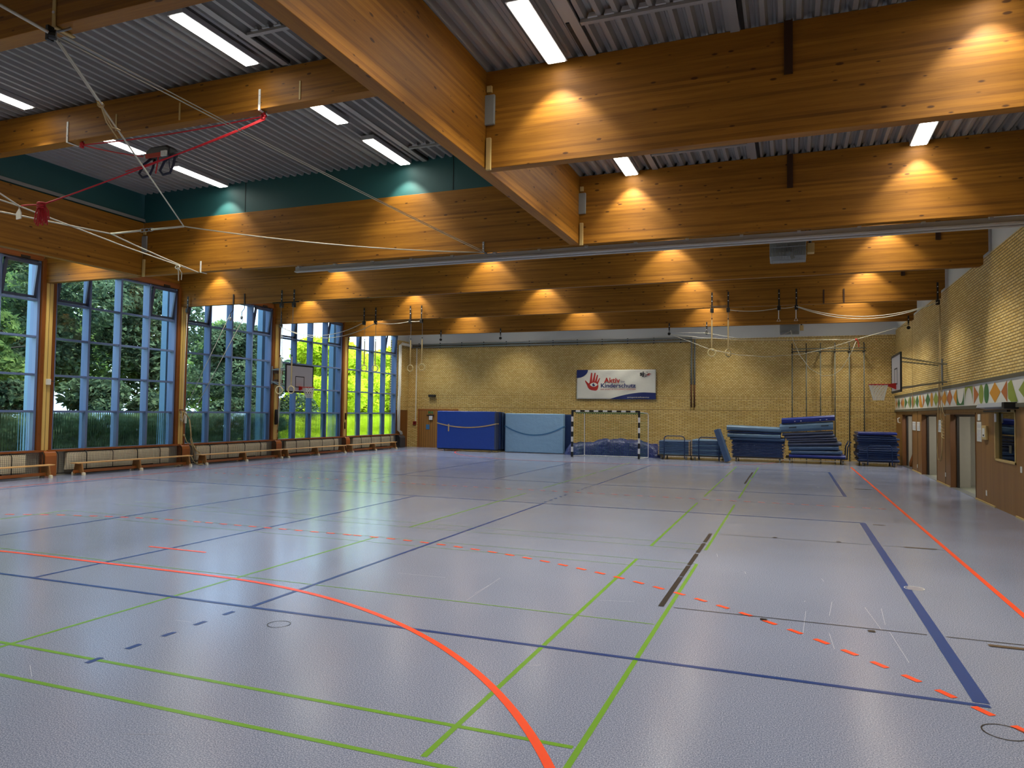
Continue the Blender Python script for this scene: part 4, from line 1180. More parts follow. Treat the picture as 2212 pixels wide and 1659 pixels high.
# ================================================================== basketball backboards
def backboard(xf, y0, y1, z0, z1, sgn, mount, lab, netlean):
    """sgn = +1 faces +X"""
    e = empty('basketball_backboard', (xf, (y0 + y1) / 2, z0), lab, 'basketball hoop')
    t = .03
    xa, xb = (xf - t, xf) if sgn > 0 else (xf, xf + t)
    bd = MB().box(xa, xb, y0, y1, z0, z1).build('board', M['whitegloss'], e, bevel=.004)
    b = MB(); s = sgn * .004; w = .05
    xo0, xo1 = min(xf, xf + s), max(xf, xf + s)
    for (a0, a1, c0, c1) in ((y0, y1, z0, z0 + w), (y0, y1, z1 - w, z1), (y0, y0 + w, z0, z1), (y1 - w, y1, z0, z1)):
        b.box(xo0, xo1, a0, a1, c0, c1)
    b.box(xa - .004, xb + .004, y0 - .006, y0 + .0, z0, z1); b.box(xa - .004, xb + .004, y1, y1 + .006, z0, z1); b.box(xa - .004, xb + .004, y0, y1, z0 - .006, z0); b.box(xa - .004, xb + .004, y0, y1, z1, z1 + .006)
    ym = (y0 + y1) / 2; zr = z0 + .2
    for (a0, a1, c0, c1) in ((ym - .27, ym + .27, zr, zr + .03), (ym - .27, ym + .27, zr + .39, zr + .42), (ym - .27, ym - .24, zr, zr + .42), (ym + .24, ym + .27, zr, zr + .42)):
        b.box(xo0, xo1, a0, a1, c0, c1)
    b.build('border', M['black'], bd)
    rc = Vector((xf + sgn * .4, ym, zr - .0)); rr = .225
    rm = MB().tube([(rc.x + rr * math.cos(q), rc.y + rr * math.sin(q), rc.z) for q in [i * 2 * PI / 28 for i in range(28)]], .012, 8, closed=True)
    rm.prism([(xf, zr - .12), (xf, zr + .04), (xf + sgn * .2, zr + .02), (xf + sgn * .2, zr - .03)], 1, ym - .05, ym + .05)
    rm.build('rim', M['hoop'], e)
    b = MB(); nn = 14; rows = 6
    def NP(i, j):
        f = j / rows; r_ = rr * (1 - .45 * f ** .8)
        q = (i + .5 * j) * 2 * PI / nn
        return (rc.x + r_ * math.cos(q) + netlean * f * f, rc.y + r_ * math.sin(q), rc.z - .4 * f)
    for i in range(nn):
        b.tube([NP(i, j) for j in range(rows + 1)], .008, 4)
        b.tube([NP(i - j, j) for j in range(rows + 1)], .008, 4)
    b.build('net', M['net'], e)
    b = MB()
    (mx, my, mz0, mz1) = mount
    xk = xf - sgn * t
    for z, zz in ((z1 - .12, mz1), (z0 + .1, mz0)):
        b.cyl((xk, y0 + .25, z), (mx, my - .02, zz), .022, 8); b.cyl((xk, y1 - .25, z), (mx, my + (.6 if sgn < 0 else .1), zz), .02, 8)
    b.cyl((xk, y0 + .25, z0 + .1), (xk, y0 + .25, z1 - .1), .02, 8); b.cyl((xk, y1 - .25, z0 + .1), (xk, y1 - .25, z1 - .1), .02, 8)
    b.build('swing_arm', M['steel'], e)
    MB().cyl((mx, my, mz0 - .1), (mx, my, mz1 + .15), .025, 8).build('pivot_tube', M['steel'], e)
    b = MB(); wx = -19.08 if sgn > 0 else WX
    for z in (mz0, mz1): b.bar((mx, my, z), (wx, my + (.5 if sgn > 0 else 0), z), .03, .05)
    if sgn > 0:
        for z in (mz0 - .1, mz1 - .1): b.box(-19.09, -18.9, 23.45, 23.8, z, z + .2)
    b.build('wall_bracket', M['browniron'] if sgn > 0 else M['steel'], e)
    return e


backboard(-17.5, 22.18, 23.85, 2.55, 3.6, 1, (-18.75, 22.95, 2.98, 3.42), 'basketball backboard with red rim mounted before the left windows', .06)
backboard(2.48, 19.95, 21.62, 2.55, 3.52, -1, (4.0, 23.68, 2.94, 3.45), 'basketball backboard seen nearly edge on by the right wall', 0)

# ================================================================== benches
def make_bench():
    e = empty('gym_bench', (0, 0, 0))
    b = MB()
    b.prism([(-2.12, .33), (-2.04, .318), (2.04, .318), (2.12, .33), (2.12, .35), (-2.12, .35)], 0, -.12, .12)
    b.build('seat', M['bench'], e, bevel=.008)
    for y in (-1.94, 0, 1.94):
        b = MB().prism([(-.2, .03), (-.12, .03), (-.1, .06), (.1, .06), (.12, .03), (.2, .03), (.13, .318), (-.13, .318)], 1, y - .02, y + .02)
        lg = b.build('leg', M['benchd'], e, bevel=.004)
        for s in (-1, 1): MB().prism([(s * .2 - .04, 0), (s * .2 + .04, 0), (s * .2 + .03, .07), (s * .2 - .03, .08)], 1, y - .035, y + .035).build('rubber_foot', M['rubber'], lg)
    MB().box(-.03, .03, -2.1, 2.1, .06, .14).build('lower_rail', M['cap'], e, bevel=.006)
    return e


BP = make_bench()
for i, (y, lab) in enumerate(((11.9, 'low wooden bench cut by the left picture edge'), (16.75, 'low wooden bench under the second visible window'), (21.35, 'low wooden bench under the third visible window'), (25.66, 'low wooden bench under the window behind the backboard'), (30.15, 'furthest low wooden bench, under the last window'))):
    o = BP if i == 0 else copy_tree(BP)
    o.location = (-18.66, y, 0)
    tag(o, lab, 'bench', 'wooden benches along the radiators')

# ================================================================== radiators and guards
caps = [(14.02, 14.36), (18.8, 19.14), (23.55, 23.88), (28.36, 28.69)]
gl = [(9.6, 14.0), (14.38, 18.78), (19.16, 23.53), (23.9, 28.34), (28.71, 33.2)]
prof = []
for k in range(7):
    a = k * PI / 12
    prof.append((-19.08 + .13 * math.sin(a), .53 + .13 * math.cos(a)))     # quarter round top
gn = ['at the left picture edge', 'under the second visible window', 'under the third visible window', 'behind the backboard window bench', 'under the last window']
for i, (y0, y1) in enumerate(gl):
    e = empty('radiator_guard', (-18.95, (y0 + y1) / 2, 0), 'dark mesh radiator guard ' + gn[i], 'radiator guard', 'mesh guards over the radiators')
    pr = [(-19.24, .66)] + prof + [(-18.95, .06)]
    b = MB(); r = .0019
    y = y0 + .03
    while y < y1:
        pts = [(p[0], y, p[1]) for p in pr]
        for q in range(len(pts) - 1):
            if q % 2 == 1 and q < 7: continue
            p0 = pts[q]; p1 = pts[q + 2] if (q % 2 == 0 and 0 < q < 7 and q + 2 < len(pts)) else pts[q + 1]
            b.bar(p0, p1, r * 2, r * 2)
        y += .05
    zs = [(-18.95, .1 + .05 * k) for k in range(10)] + [prof[4], prof[2], prof[0], (-19.14, .66), (-19.2, .66)]
    for (x, z) in zs: b.box(x - r, x + r, y0, y1, z - r, z + r)
    b.build('wire_mesh', M['guard'], e)
    b = MB(); n_ = 5
    for k in range(n_ + 1):
        yy = y0 + .02 + (y1 - y0 - .04) * k / n_
        b.tube([(p[0] + .01, yy, p[1] + (.01 if q < 7 else 0)) for q, p in enumerate(pr)], .012, 6)
    b.build('hoop_frame', M['dark'], e)
    MB().box(-18.97, -18.93, y0, y1, .05, .075).build('bottom_rail', M['dark'], e)
    e2 = empty('radiator', (-19.1, (y0 + y1) / 2, .15), 'cream panel radiator behind the guard ' + gn[i], 'radiator', 'cream radiators under the windows')
    b = MB().box(-19.15, -19.03, y0 + .35, y1 - .45, .13, .62); b.build('panel', M['rad'], e2, bevel=.01)
    b = MB()
    yy = y0 + .37
    while yy < y1 - .47: b.box(-19.03, -19.025, yy, yy + .03, .15, .6); yy += .055
    b.build('fin', M['rad'], e2)
    MB().box(-19.16, -19.0, y0 + .7, y1 - 1.1, .09, .14).build('floor_support', M['black'], e2)
    MB().cyl((-19.08, y1 - .8, .1), (-19.08, y1 - .8, .6), .02, 8).build('valve_pipe', M['whitegloss'], e2)
MB().box(-19.26, -19.18, 4.7, 33.2, .0, .66).build('wall_left_plinth', simple('plinth_white', '#b9b4a2', .7), kind='structure')
for i, (y0, y1) in enumerate(caps):
    b = MB().prism([(-19.2, 0), (-18.94, 0), (-18.94, .55), (-18.97, .64), (-19.05, .69), (-19.2, .7)], 1, y0, y1)
    b.build('post_cover', M['cap'], None, 'rounded brown plywood cover at the foot of the %s yellow post' % ('leftmost full', 'cleat', 'backboard', 'furthest')[i], 'post cover', 'plywood covers between the radiator guards', bevel=.01)
MB().prism([(-19.2, 0), (-18.9, 0), (-18.9, .5), (-18.95, .6), (-19.2, .66)], 1, 33.22, 33.75).build('post_cover', simple('dark_mesh_cover', '#3d3d42', .5), None, 'dark end cover of the radiators beside the brown wall panel', 'post cover', bevel=.02)

# pipes in the far left corner
e = empty('heating_pipes', (-19.1, 33.3, .7), 'pair of white heating pipes rising beside the last window', 'pipe')
b = MB()
for d in (0, .14):
    b.tube([(-19.05, 33.5 + d, .68), (-19.05, 33.45 + d, .8), (-19.05, 33.2 + d, .9), (-19.05, 33.2 + d, 2.6), (-19.05, 33.24 + d, 2.7), (-19.05, 33.24 + d, 5.3 + d * .5), (-19.05, 33.4 + d, 5.38 + d * .5), (-19.05, 34.2, 5.36 + d * .5), (-18.95, FY - .12, 5.3 + d * .6)], .045, 8)
b.build('pipe', M['white'], e, smooth=True)
e = empty('wall_duct', (-11, FY - .1, 5.25), 'long grey double pipe along the top of the far brick wall', 'pipe')
b = MB(); b.cyl((-19.0, FY - .08, 5.3), (-4.3, FY - .08, 5.33), .045, 8); b.cyl((-19.0, FY - .09, 5.42), (-4.3, FY - .09, 5.45), .045, 8); b.build('pipe', M['greysteel'], e, smooth=True)
b = MB()
for k in range(12): b.box(-18.6 + k * 1.25, -18.55 + k * 1.25, FY - .04, FY, 5.24, 5.52)
b.build('clip', M['dark'], e)
for (x, lab, z0) in ((-4.32, 'left grey downpipe of the pair right of the banner', 3.3), (-4.18, 'right grey downpipe of the pair right of the banner', 3.3)):
    e = empty('downpipe', (x, FY - .06, 2.2), lab, 'pipe', 'downpipes right of the banner')
    MB().cyl((x, FY - .06, z0), (x, FY - .06, 5.4), .035, 8).build('grey_section', M['greysteel'], e, smooth=True)
    MB().cyl((x, FY - .06, 2.25), (x, FY - .06, z0), .03, 8).build('rusty_section', simple('rusty_pipe', '#5e3418', .7, noise=.3), e, smooth=True)

# ================================================================== far wall things
MB().box(-18.5, -16.2, FY - .06, FY - .01, 0, 1.95).build('door_1', M['panelX'], kind='structure')
DR = bpy.data.objects['door_1']
b = MB(); b.box(-18.56, -18.5, FY - .07, FY - .01, 0, 2.0); b.box(-18.56, -16.2, FY - .07, FY - .01, 1.95, 2.02)
b.build('door_frame', M['cap'], DR)
b = MB(); b.box(-17.95, -17.8, FY - .07, FY - .062, 1.78, 1.9); b.box(-17.76, -17.66, FY - .07, FY - .062, 1.78, 1.9)
b.build('exit_pictogram', M['dgreen'], None, 'small green pictogram at the top of the brown slatted door', 'sign')
b = MB(); b.box(-17.86, -17.66, FY - .13, FY - .06, 1.45, 1.66)
e = b.build('door_handle_box', M['whitegloss'], None, 'small white box on the brown slatted door', 'box')
MB().box(-18.0, -17.6, FY - .12, FY - .06, 1.66, 1.72).build('closer_arm', M['dark'], e)
MB().box(-18.05, -17.85, FY - .08, FY - .062, .95, 1.2).build('door_plate', M['bluestrap'], None, 'pale blue square plate halfway down the brown slatted door', 'plate')
e = empty('fire_call_point', (-18.76, FY - .05, 1.2), 'dark red square call point on the brick pillar', 'call point')
MB().box(-18.85, -18.67, FY - .07, FY, 1.18, 1.36).build('housing', M['redbox'], e, bevel=.006)
MB().box(-18.79, -18.73, FY - .075, FY - .07, 1.24, 1.3).build('button', M['dark'], e)
MB().box(-18.74, -18.69, FY - .03, FY, 1.36, 5.3).build('conduit', M['white'], None, 'thin white vertical conduit above the red call point', 'conduit')
e = empty('wall_speaker', (-17.7, FY - .15, 2.65), 'small dark horizontal device on the brick wall above the slatted door', 'speaker')
b = MB().box(-17.9, -17.5, FY - .2, FY - .05, 2.66, 2.78); b.build('body', M['dark'], e, bevel=.02)
MB().box(-17.75, -17.65, FY - .05, FY, 2.68, 2.74).build('bracket', M['steel'], e)

# banner ------------------------------------------------------------------
bx0, bx1, bz0, bz1 = -9.82, -5.96, 2.6, 4.02
by = FY - .05
BAN = empty('banner', ((bx0 + bx1) / 2, by, bz0), 'white child protection banner with a red hand and navy corners on the brick wall', 'banner')
nx, nz = 60, 24
bwid = bx1 - bx0; bht = bz1 - bz0


def bq(u, w, off=0.0):
    """u across 0..1, w up 0..1"""
    wr = .018 * math.sin(9 * u + 7 * w) * math.sin(PI * u) + .012 * math.sin(23 * u - 12 * w + 1) * math.sin(PI * u)
    return (bx0 + bwid * u, by - .02 + wr - off, bz0 + bht * w)


b = MB(); vs = []
for j in range(nz + 1):
    for i in range(nx + 1): vs.append(bq(i / nx, j / nz))
fs = [(j * (nx + 1) + i, j * (nx + 1) + i + 1, (j + 1) * (nx + 1) + i + 1, (j + 1) * (nx + 1) + i) for j in range(nz) for i in range(nx)]
b.add(vs, fs)
o = b.build('fabric', M['bannerwhite'], BAN, smooth=True)
sm = o.modifiers.new('thick', 'SOLIDIFY'); sm.thickness = .004


def bpoly(mb, pts, off=.006):
    """pts in banner fraction; follows the fabric by fine fan strips"""
    from mathutils.geometry import tessellate_polygon
    v2 = [Vector((p[0] * bwid, p[1] * bht, 0)) for p in pts]
    tr = tessellate_polygon([v2])
    mb.add([bq(p[0], p[1], off) for p in pts], [tuple(t) for t in tr])


def strip(mb, top, bot, off=.006):
    n = len(top)
    vs = [bq(p[0], p[1], off) for p in top] + [bq(p[0], p[1], off) for p in bot]
    mb.add(vs, [(i, i + 1, n + i + 1, n + i) for i in range(n - 1)])


b = MB()
# top left navy wedge: rows of strips
N = 14
for j in range(N):
    s0, s1 = j / N, (j + 1) / N
    xa = lambda s: .145 * math.sqrt(max(0, 1 - s ** 1.9))
    strip(b, [(xa(s0) * k / 6, 1 - .28 * s0) for k in range(7)], [(xa(s1) * k / 6, 1 - .28 * s1) for k in range(7)])
b.build('navy_corner', M['bannernavy'], BAN)
b = MB()
hf = lambda u: .235 * math.sin(min(1, (u - .43) / .45) * PI / 2) ** .9 if u < .85 else .235 - .1 * (u - .85)
us = [.43 + .57 * k / 40 for k in range(41)]
for r_ in range(4):
    strip(b, [(u, max(0, hf(u)) * (r_ + 1) / 4) for u in us], [(u, max(0, hf(u)) * r_ / 4) for u in us])
b.build('navy_swoosh', M['bannernavy'], BAN)


def PZ(x, y):   # photo crop pixels -> banner fraction
    return ((x - 277) / 1707.0, (1030 - y) / 640.0)


b = MB()
palm = [(462, 622), (478, 622), (498, 645), (548, 690), (560, 670), (752, 650), (750, 720), (762, 740), (752, 790), (735, 830), (700, 845), (650, 840), (600, 832), (560, 815), (530, 780), (510, 730), (490, 690), (470, 655)]
bpoly(b, [PZ(*p) for p in palm])
for (x0, y0, x1, y1, w0, w1) in ((592, 672, 606, 468, 28, 17), (645, 672, 680, 468, 28, 16), (695, 672, 735, 510, 26, 13), (738, 672, 782, 578, 22, 10)):
    pts = []
    pts += [(x0 - w0, y0), (x1 - w1, y1)]
    for k in range(5):
        a = PI + PI * k / 4
        pts.append((x1 + w1 * math.cos(a), y1 + w1 * math.sin(a)))
    pts += [(x1 + w1, y1), (x0 + w0, y0)]
    bpoly(b, [PZ(*p) for p in pts])
b.build('red_hand', M['bannerred'], BAN)
b = MB()
top = []; bot = []
for k in range(13):
    t = k / 12; x = 572 + (742 - 572) * t; h = 45 * math.sin(PI * t) ** .75
    top.append(PZ(x, 715 - h)); bot.append(PZ(x, 715 + h))
strip(b, top, bot, .011)
b.build('eye_white', M['bannerwhite'], BAN)
b = MB(); bpoly(b, [PZ(657 + 31 * math.cos(t), 717 + 31 * math.sin(t)) for t in [i * 2 * PI / 20 for i in range(20)]], .016); b.build('iris', M['bannernavy'], BAN)
b = MB(); bpoly(b, [PZ(676 + 13 * math.cos(t), 703 + 13 * math.sin(t)) for t in [i * 2 * PI / 14 for i in range(14)]], .02); b.build('glint', M['bannerwhite'], BAN)


def btext(txt, x, y, hpx, mat, wpx, bold=.0, off=.03):
    """baseline at crop pixel (x,y), cap height hpx and total width wpx in the same crop"""
    cu = bpy.data.curves.new('lettering', 'FONT'); cu.body = txt; cu.size = 1; cu.extrude = .001
    cu.offset = bold
    ob = bpy.data.objects.new('lettering', cu); COL.objects.link(ob)
    cu.materials.append(M[mat])
    ob.parent = BAN
    u, w = PZ(x, y)
    bpy.context.view_layer.update()
    wd = ob.dimensions.x
    sy = hpx / 640 * bht / .70
    sx = wpx / 1707 * bwid / wd
    ob.scale = (sx, sy, 1)
    ob.location = Vector((bx0 + bwid * u, by - .02 - off, bz0 + bht * w)) - wpos(BAN)
    ob.rotation_euler = (PI / 2, 0, 0)
    bpy.context.view_layer.update()
    me = bpy.data.meshes.new_from_object(ob)
    o2 = bpy.data.objects.new('lettering', me); COL.objects.link(o2)
    o2.parent = BAN; o2.location = ob.location; o2.rotation_euler = ob.rotation_euler; o2.scale = ob.scale
    bpy.data.objects.remove(ob)
    return o2


btext('Aktiv', 888, 672, 108, 'bannerred', 345, .022)
btext('im', 1245, 670, 44, 'bannernavy', 80)
btext('Kinderschutz', 806, 775, 88, 'bannernavy', 752, .018)
btext('DER SPORT IN SCHLESWIG-HOLSTEIN', 806, 830, 27, 'bannerred', 752, .004)
btext('sj', 1648, 520, 88, 'black', 82, .03)
btext('sportjugend-sh.de/Kinderschutz', 1385, 998, 26, 'bannerwhite', 462, .008)
b = MB()
for (x0, y0, x1, y1) in ((1735, 478, 1765, 468), (1790, 440, 1812, 450), (1750, 510, 1860, 470), (1745, 545, 1800, 520)):
    bpoly(b, [PZ(x0, y0), PZ(x1, y1), PZ(x1, y1 + 12), PZ(x0, y0 + 12)], .03)
b.build('logo_stroke', M['black'], BAN)
b = MB()
for (x0, y0, x1, y1) in ((1800, 500, 1885, 478), (1800, 518, 1860, 505), (1815, 480, 1850, 472)):
    bpoly(b, [PZ(x0, y0), PZ(x1, y1), PZ(x1, y1 + 11), PZ(x0, y0 + 11)], .032)
b.build('logo_red_stroke', M['bannerred'], BAN)

# ================================================================== climbing poles
e = empty('climbing_pole_frame', (1.5, 34.1, 0), 'six tall climbing poles on a double top rail at the far wall', 'climbing frame')
for x in (.03, .6, 1.17, 1.74, 2.3, 2.87):
    MB().cyl((x, 34.05, .02), (x, 34.05, 4.75), .024, 10).build('pole', M['polegrey'], e, smooth=True)
    b = MB().tube([(x, 34.05, 4.75), (x, 34.0, 4.9), (x + .0, 34.05, 5.05), (x, 34.3, 5.1)], .02, 6); b.box(x - .03, x + .03, 34.0, FY, 4.66, 4.72)
    b.build('wall_hook', M['dark'], e)
b = MB(); b.cyl((0, 34.0, 4.83), (2.95, 34.0, 4.83), .022, 8); b.cyl((0, 34.1, 4.72), (2.95, 34.1, 4.72), .022, 8); b.build('top_rail', M['polegrey'], e, smooth=True)
b = MB(); b.box(-.35, -.12, FY - .005, FY + .01, 0, 5.25); b.box(3.05, 3.25, FY - .005, FY + .01, 0, 5.25)
b.build('trim_9', M['brickX'], kind='structure')

# ================================================================== goal
e = empty('handball_goal', (-7.5, 30.9, 0), 'black and white striped handball goal with a green net', 'goal')
gx0, gx1, gy, gh, pw = -8.98, -6.04, 30.85, 1.98, .08


def striped(p0, p1, n, startblack, axis):
    bb = MB(); bw = MB()
    p0 = Vector(p0); p1 = Vector(p1)
    for k in range(n):
        a = p0.lerp(p1, k / n); c = p0.lerp(p1, (k + 1) / n)
        m_ = bb if (k % 2 == 0) == startblack else bw
        lo = [min(a[i], c[i]) - (0 if i == axis else pw / 2) for i in range(3)]; hi = [max(a[i], c[i]) + (0 if i == axis else pw / 2) for i in range(3)]
        m_.box(lo[0], hi[0], lo[1], hi[1], lo[2], hi[2])
    return bb, bw


for nm, args in (('left_post', ((gx0, gy, gh), (gx0, gy, 0), 9, True, 2)), ('right_post', ((gx1, gy, gh), (gx1, gy, 0), 9, True, 2)), ('crossbar', ((gx0 - .04, gy, gh + .03), (gx1 + .04, gy, gh + .03), 15, True, 0))):
    bb, bw = striped(*args)
    o = bb.build(nm, M['black'], e)
    bw.build('white_band', M['whitegloss'], o)
b = MB()
for gx in (gx0 + .3, gx1 + .22):
    b.tube([(gx - (.3 if gx < -8 else .22), gy + .04, gh), (gx, gy + .75, gh - .04), (gx, gy + .9, gh - .12), (gx, gy + .95, .03)], .02, 6)
b.cyl((gx0 + .3, gy + .95, .03), (gx1 + .22, gy + .95, .03), .018, 6)
b.cyl((gx0, gy, .03), (gx0 + .3, gy + .95, .03), .018, 6); b.cyl((gx1, gy, .03), (gx1 + .22, gy + .95, .03), .018, 6)
b.build('rear_frame', M['whitegloss'], e)
b = MB()
x = gx0 + .04
def gn_(x, s):   # s 0..1 along top then down
    if s < .3: return (x, gy + .9 * s / .3, gh - .02 - .04 * s / .3)
    return (x, gy + .9 + .03 * (s - .3), (gh - .06) * (1 - (s - .3) / .7) + .02)
def nb(p0, p1): b.bar(p0, p1, .004, .004)
while x < gx1 + .15:
    nb(gn_(x, 0), gn_(x, .3)); nb(gn_(x, .3), gn_(x, 1)); x += .1
for k in range(29): nb(gn_(gx0 + .05, k / 28), gn_(gx1 + .15, k / 28))
for k in range(12):
    z = gh * k / 12 + .05
    nb((gx0 + .02, gy, z), (gx0 + .28, gy + .9, z)); nb((gx1, gy, z), (gx1 + .2, gy + .9, z))
for k in range(8):
    nb((gx0 + .03 * k, gy + .11 * k, .03), (gx0 + .03 * k, gy + .11 * k, gh)); nb((gx1 + .025 * k, gy + .11 * k, .03), (gx1 + .025 * k, gy + .11 * k, gh))
for k in range(28):   # gathered net along the crossbar
    xx = gx0 + .12 + k * .1
    b.bar((xx, gy + .06, gh - .02), (xx + .05, gy + .1, gh - .1), .02, .015); b.bar((xx + .05, gy + .08, gh - .1), (xx + .1, gy + .06, gh - .03), .02, .015)
b.build('net', M['greennet'], e)


# ================================================================== crash mats
def bigmat(x0, x1, y0, y1, z0, z1, mat, lab, grp=None, strapmat=None, name='crash_mat', sagk=.16, edge=None):
    e = empty(name, ((x0 + x1) / 2, y0, z0), lab, 'crash mat', grp)
    MB().box(x0, x1, y0, y1, z0, z1).build('cover', M[mat], e, bevel=.035, seg=3)
    if strapmat:
        n = 14; b = MB(); zm = z0 + (z1 - z0) * .68
        pts = []
        for k in range(n + 1):
            u = k / n; pts.append(((x0 - .01) + (x1 - x0 + .02) * u, y0 - .012, zm - sagk * 4 * u * (1 - u) * 1.0))
        for k in range(n): b.bar(pts[k], pts[k + 1], .008, .05)
        b.box(x1, x1 + .012, y0, y1, zm - .025, zm + .025)
        b.build('strap', M[strapmat], e)
    return e


GM = 'upright crash mats against the far wall'
m1 = bigmat(-16.15, -13.05, 31.95, 32.3, .12, 1.93, 'matblue', 'upright royal blue crash mat with a tan strap, front of its pack', GM, 'tannylon', sagk=.2)
MB().box(-15.55, -15.49, 31.93, 31.94, .95, 1.3).build('strap_tail', M['tannylon'], m1)
MB().box(-13.12, -13.04, 31.94, 32.3, .14, 1.91).build('grey_edge', M['mattop'], m1)
bigmat(-16.1, -13.0, 32.33, 32.62, .12, 1.92, 'matnavy', 'second mat of the blue pack, grey blue edge only visible', GM)
bigmat(-16.1, -12.98, 32.66, 32.95, .12, 1.9, 'matgrey', 'third mat of the blue pack nearest the wall', GM)
e = empty('mat_trolley', (-14.6, 32.4, 0), 'low wheeled trolley under the upright royal blue mat', 'trolley')
MB().box(-16.1, -13.0, 31.97, 33.0, .07, .115).build('platform', M['black'], e)
b = MB()
for x in (-15.8, -13.3):
    for y in (32.05, 32.9): b.cyl((x - .02, y, .035), (x + .02, y, .035), .035, 10)
b.build('wheel', M['steel'], e)
bigmat(-12.78, -9.88, 32.45, 32.75, .02, 1.86, 'matlight', 'upright pale blue crash mat with a sagging blue strap', GM, 'bluestrap', sagk=.42)
bigmat(-13.25, -12.82, 32.9, 33.25, .02, 1.84, 'matnavy', 'narrow navy mat end between the two packs of upright mats', GM, 'bluestrap', sagk=.05)
bigmat(-12.7, -9.62, 32.8, 33.1, .02, 1.84, 'matnavy', 'navy mat behind the pale blue crash mat, only its right edge shows', GM)

# tarpaulin covered bundle
e = None
nx, ny = 56, 20
vs = []; x0, x1, y0, y1 = -9.75, -5.35, 32.1, 33.5
def hz(u, v):
    base = .52 + .2 * (1 / (1 + math.exp(-(u - .3) * 30))) * (1 / (1 + math.exp((u - .82) * 22))) - .06 * max(0, u - .85) / .15
    ed = min(1, (min(u, 1 - u) * 14)) ** .5 if 0 < u < 1 else 0
    ef = min(1, v * 7) ** .5 * min(1, (1 - v) * 7) ** .5 if 0 < v < 1 else 0
    f = .03 * math.sin(31 * u + 5 * v) + .025 * math.sin(17 * u - 13 * v + 2) + .02 * math.sin(53 * u + 21 * v)
    return max(.0, (base + f) * min(ed, 1) * min(ef, 1))
for j in range(ny + 1):
    for i in range(nx + 1):
        u = i / nx; v = j / ny
        wob = .05 * math.sin(24 * u) + .03 * math.sin(61 * u + 1)
        vs.append((x0 + (x1 - x0) * u, y0 + (y1 - y0) * v + (wob if v < .3 else 0), hz(u, v) + .004))
fs = [(j * (nx + 1) + i, j * (nx + 1) + i + 1, (j + 1) * (nx + 1) + i + 1, (j + 1) * (nx + 1) + i) for j in range(ny) for i in range(nx)]
MB().add(vs, fs).build('tarpaulin_bundle', M['tarp'], None, 'long low bundle under a crumpled blue tarpaulin behind the goal', 'tarpaulin', smooth=True)


# ================================================================== mat stacks
def flatmat(x0, x1, y0, y1, z0, h, mat, lab, grp, tilt=0.0, sag=0.0, corners=False, name='gym_mat', n=10, lab_=None):
    """floor mat lying flat; tilt = rise per metre along x"""
    cx = (x0 + x1) / 2
    pr = []
    def zt(x): return z0 + (x - x0) * tilt - sag * 4 * (x - x0) * (x1 - x) / (x1 - x0) ** 2
    xs = [x0 + (x1 - x0) * k / n for k in range(n + 1)]
    vs = []
    for x in xs:
        r = h * .3
        for (dy, dz) in ((0, r), (r, 0)): vs.append((x, y0 + dy, zt(x) + dz))
        for (dy, dz) in ((-r, 0), (0, r), (0, h - r), (-r, h)): vs.append((x, y1 + dy, zt(x) + dz))
        for (dy, dz) in ((r, h), (0, h - r)): vs.append((x, y0 + dy, zt(x) + dz))
    k = 8
    fs = [tuple(range(k)), tuple(range(n * k + k - 1, n * k - 1, -1))]
    for i in range(n):
        for j in range(k):
            fs.append((i * k + j, (i + 1) * k + j, (i + 1) * k + (j + 1) % k, i * k + (j + 1) % k))
    b = MB().add(vs, fs)
    o = b.build(name, M[mat], None, lab, 'gym mat', grp)
    if corners:
        b = MB()
        for xx in (x0, x1):
            for q in range(2): b.box(xx - .028, xx + .028, y0 - .015 + q * .1, y0 + .07 + q * .1, zt(xx) + .008, zt(xx) + h - .008)
        b.build('corner_loop', M['loop'], o, bevel=.008)
    return o


def trolley(x0, x1, y0, y1, zp, lab, handle=None, hside='front', wheels=.06):
    e = empty('mat_trolley', ((x0 + x1) / 2, (y0 + y1) / 2, 0), lab, 'trolley', 'wheeled mat trolleys')
    MB().box(x0, x1, y0, y1, zp - .04, zp).build('platform', M['trolleywood'], e, bevel=.005)
    for x in (x0 + .15, x1 - .15):
        for y in (y0 + .1, y1 - .1):
            w = MB().cyl((x - .02, y, wheels), (x + .02, y, wheels), wheels, 14).build('wheel', M['steel'], e)
            b = MB(); b.box(x - .035, x - .025, y - .03, y + .03, wheels, zp - .04); b.box(x + .025, x + .035, y - .03, y + .03, wheels, zp - .04)
            b.build('fork', M['steel'], w)
    if handle:
        (xa, xb, yh, zh) = handle
        r = .12
        b = MB().tube([(xa, yh, zp - .15), (xa, yh, zh - r), (xa + r * .3, yh, zh - r * .3), (xa + r, yh, zh), (xb - r, yh, zh), (xb - r * .3, yh, zh - r * .3), (xb, yh, zh - r), (xb, yh, zp - .15)], .02, 8)
        b.build('handle', M['trolley'], e, smooth=True)
    return e


trolley(-5.35, -4.0, 31.35, 33.2, .2, 'narrow mat trolley with a blue hoop handle right of the tarpaulin', (-5.05, -4.2, 31.28, 1.0))
trolley(-3.95, -2.65, 31.35, 33.2, .2, 'second narrow mat trolley with a blue hoop handle', (-3.62, -2.8, 31.28, .98))
for k in range(9):
    flatmat(-5.3, -4.02, 31.38, 33.1, .2 + k * .066, .06, 'matgrey' if k else 'matpale', 'slate blue mat with cream corners in the stack on the first narrow trolley' if k < 8 else 'topmost slate blue mat on the first narrow trolley', 'mats on the first narrow trolley', corners=True)
for k in range(10):
    flatmat(-3.92, -2.68, 31.38, 33.1, .2 + k * .066, .06, 'matgrey' if k % 3 else 'matpale', 'slate blue mat with cream corners in the stack on the second narrow trolley' if k < 9 else 'topmost slate blue mat on the second narrow trolley', 'mats on the second narrow trolley', corners=True)
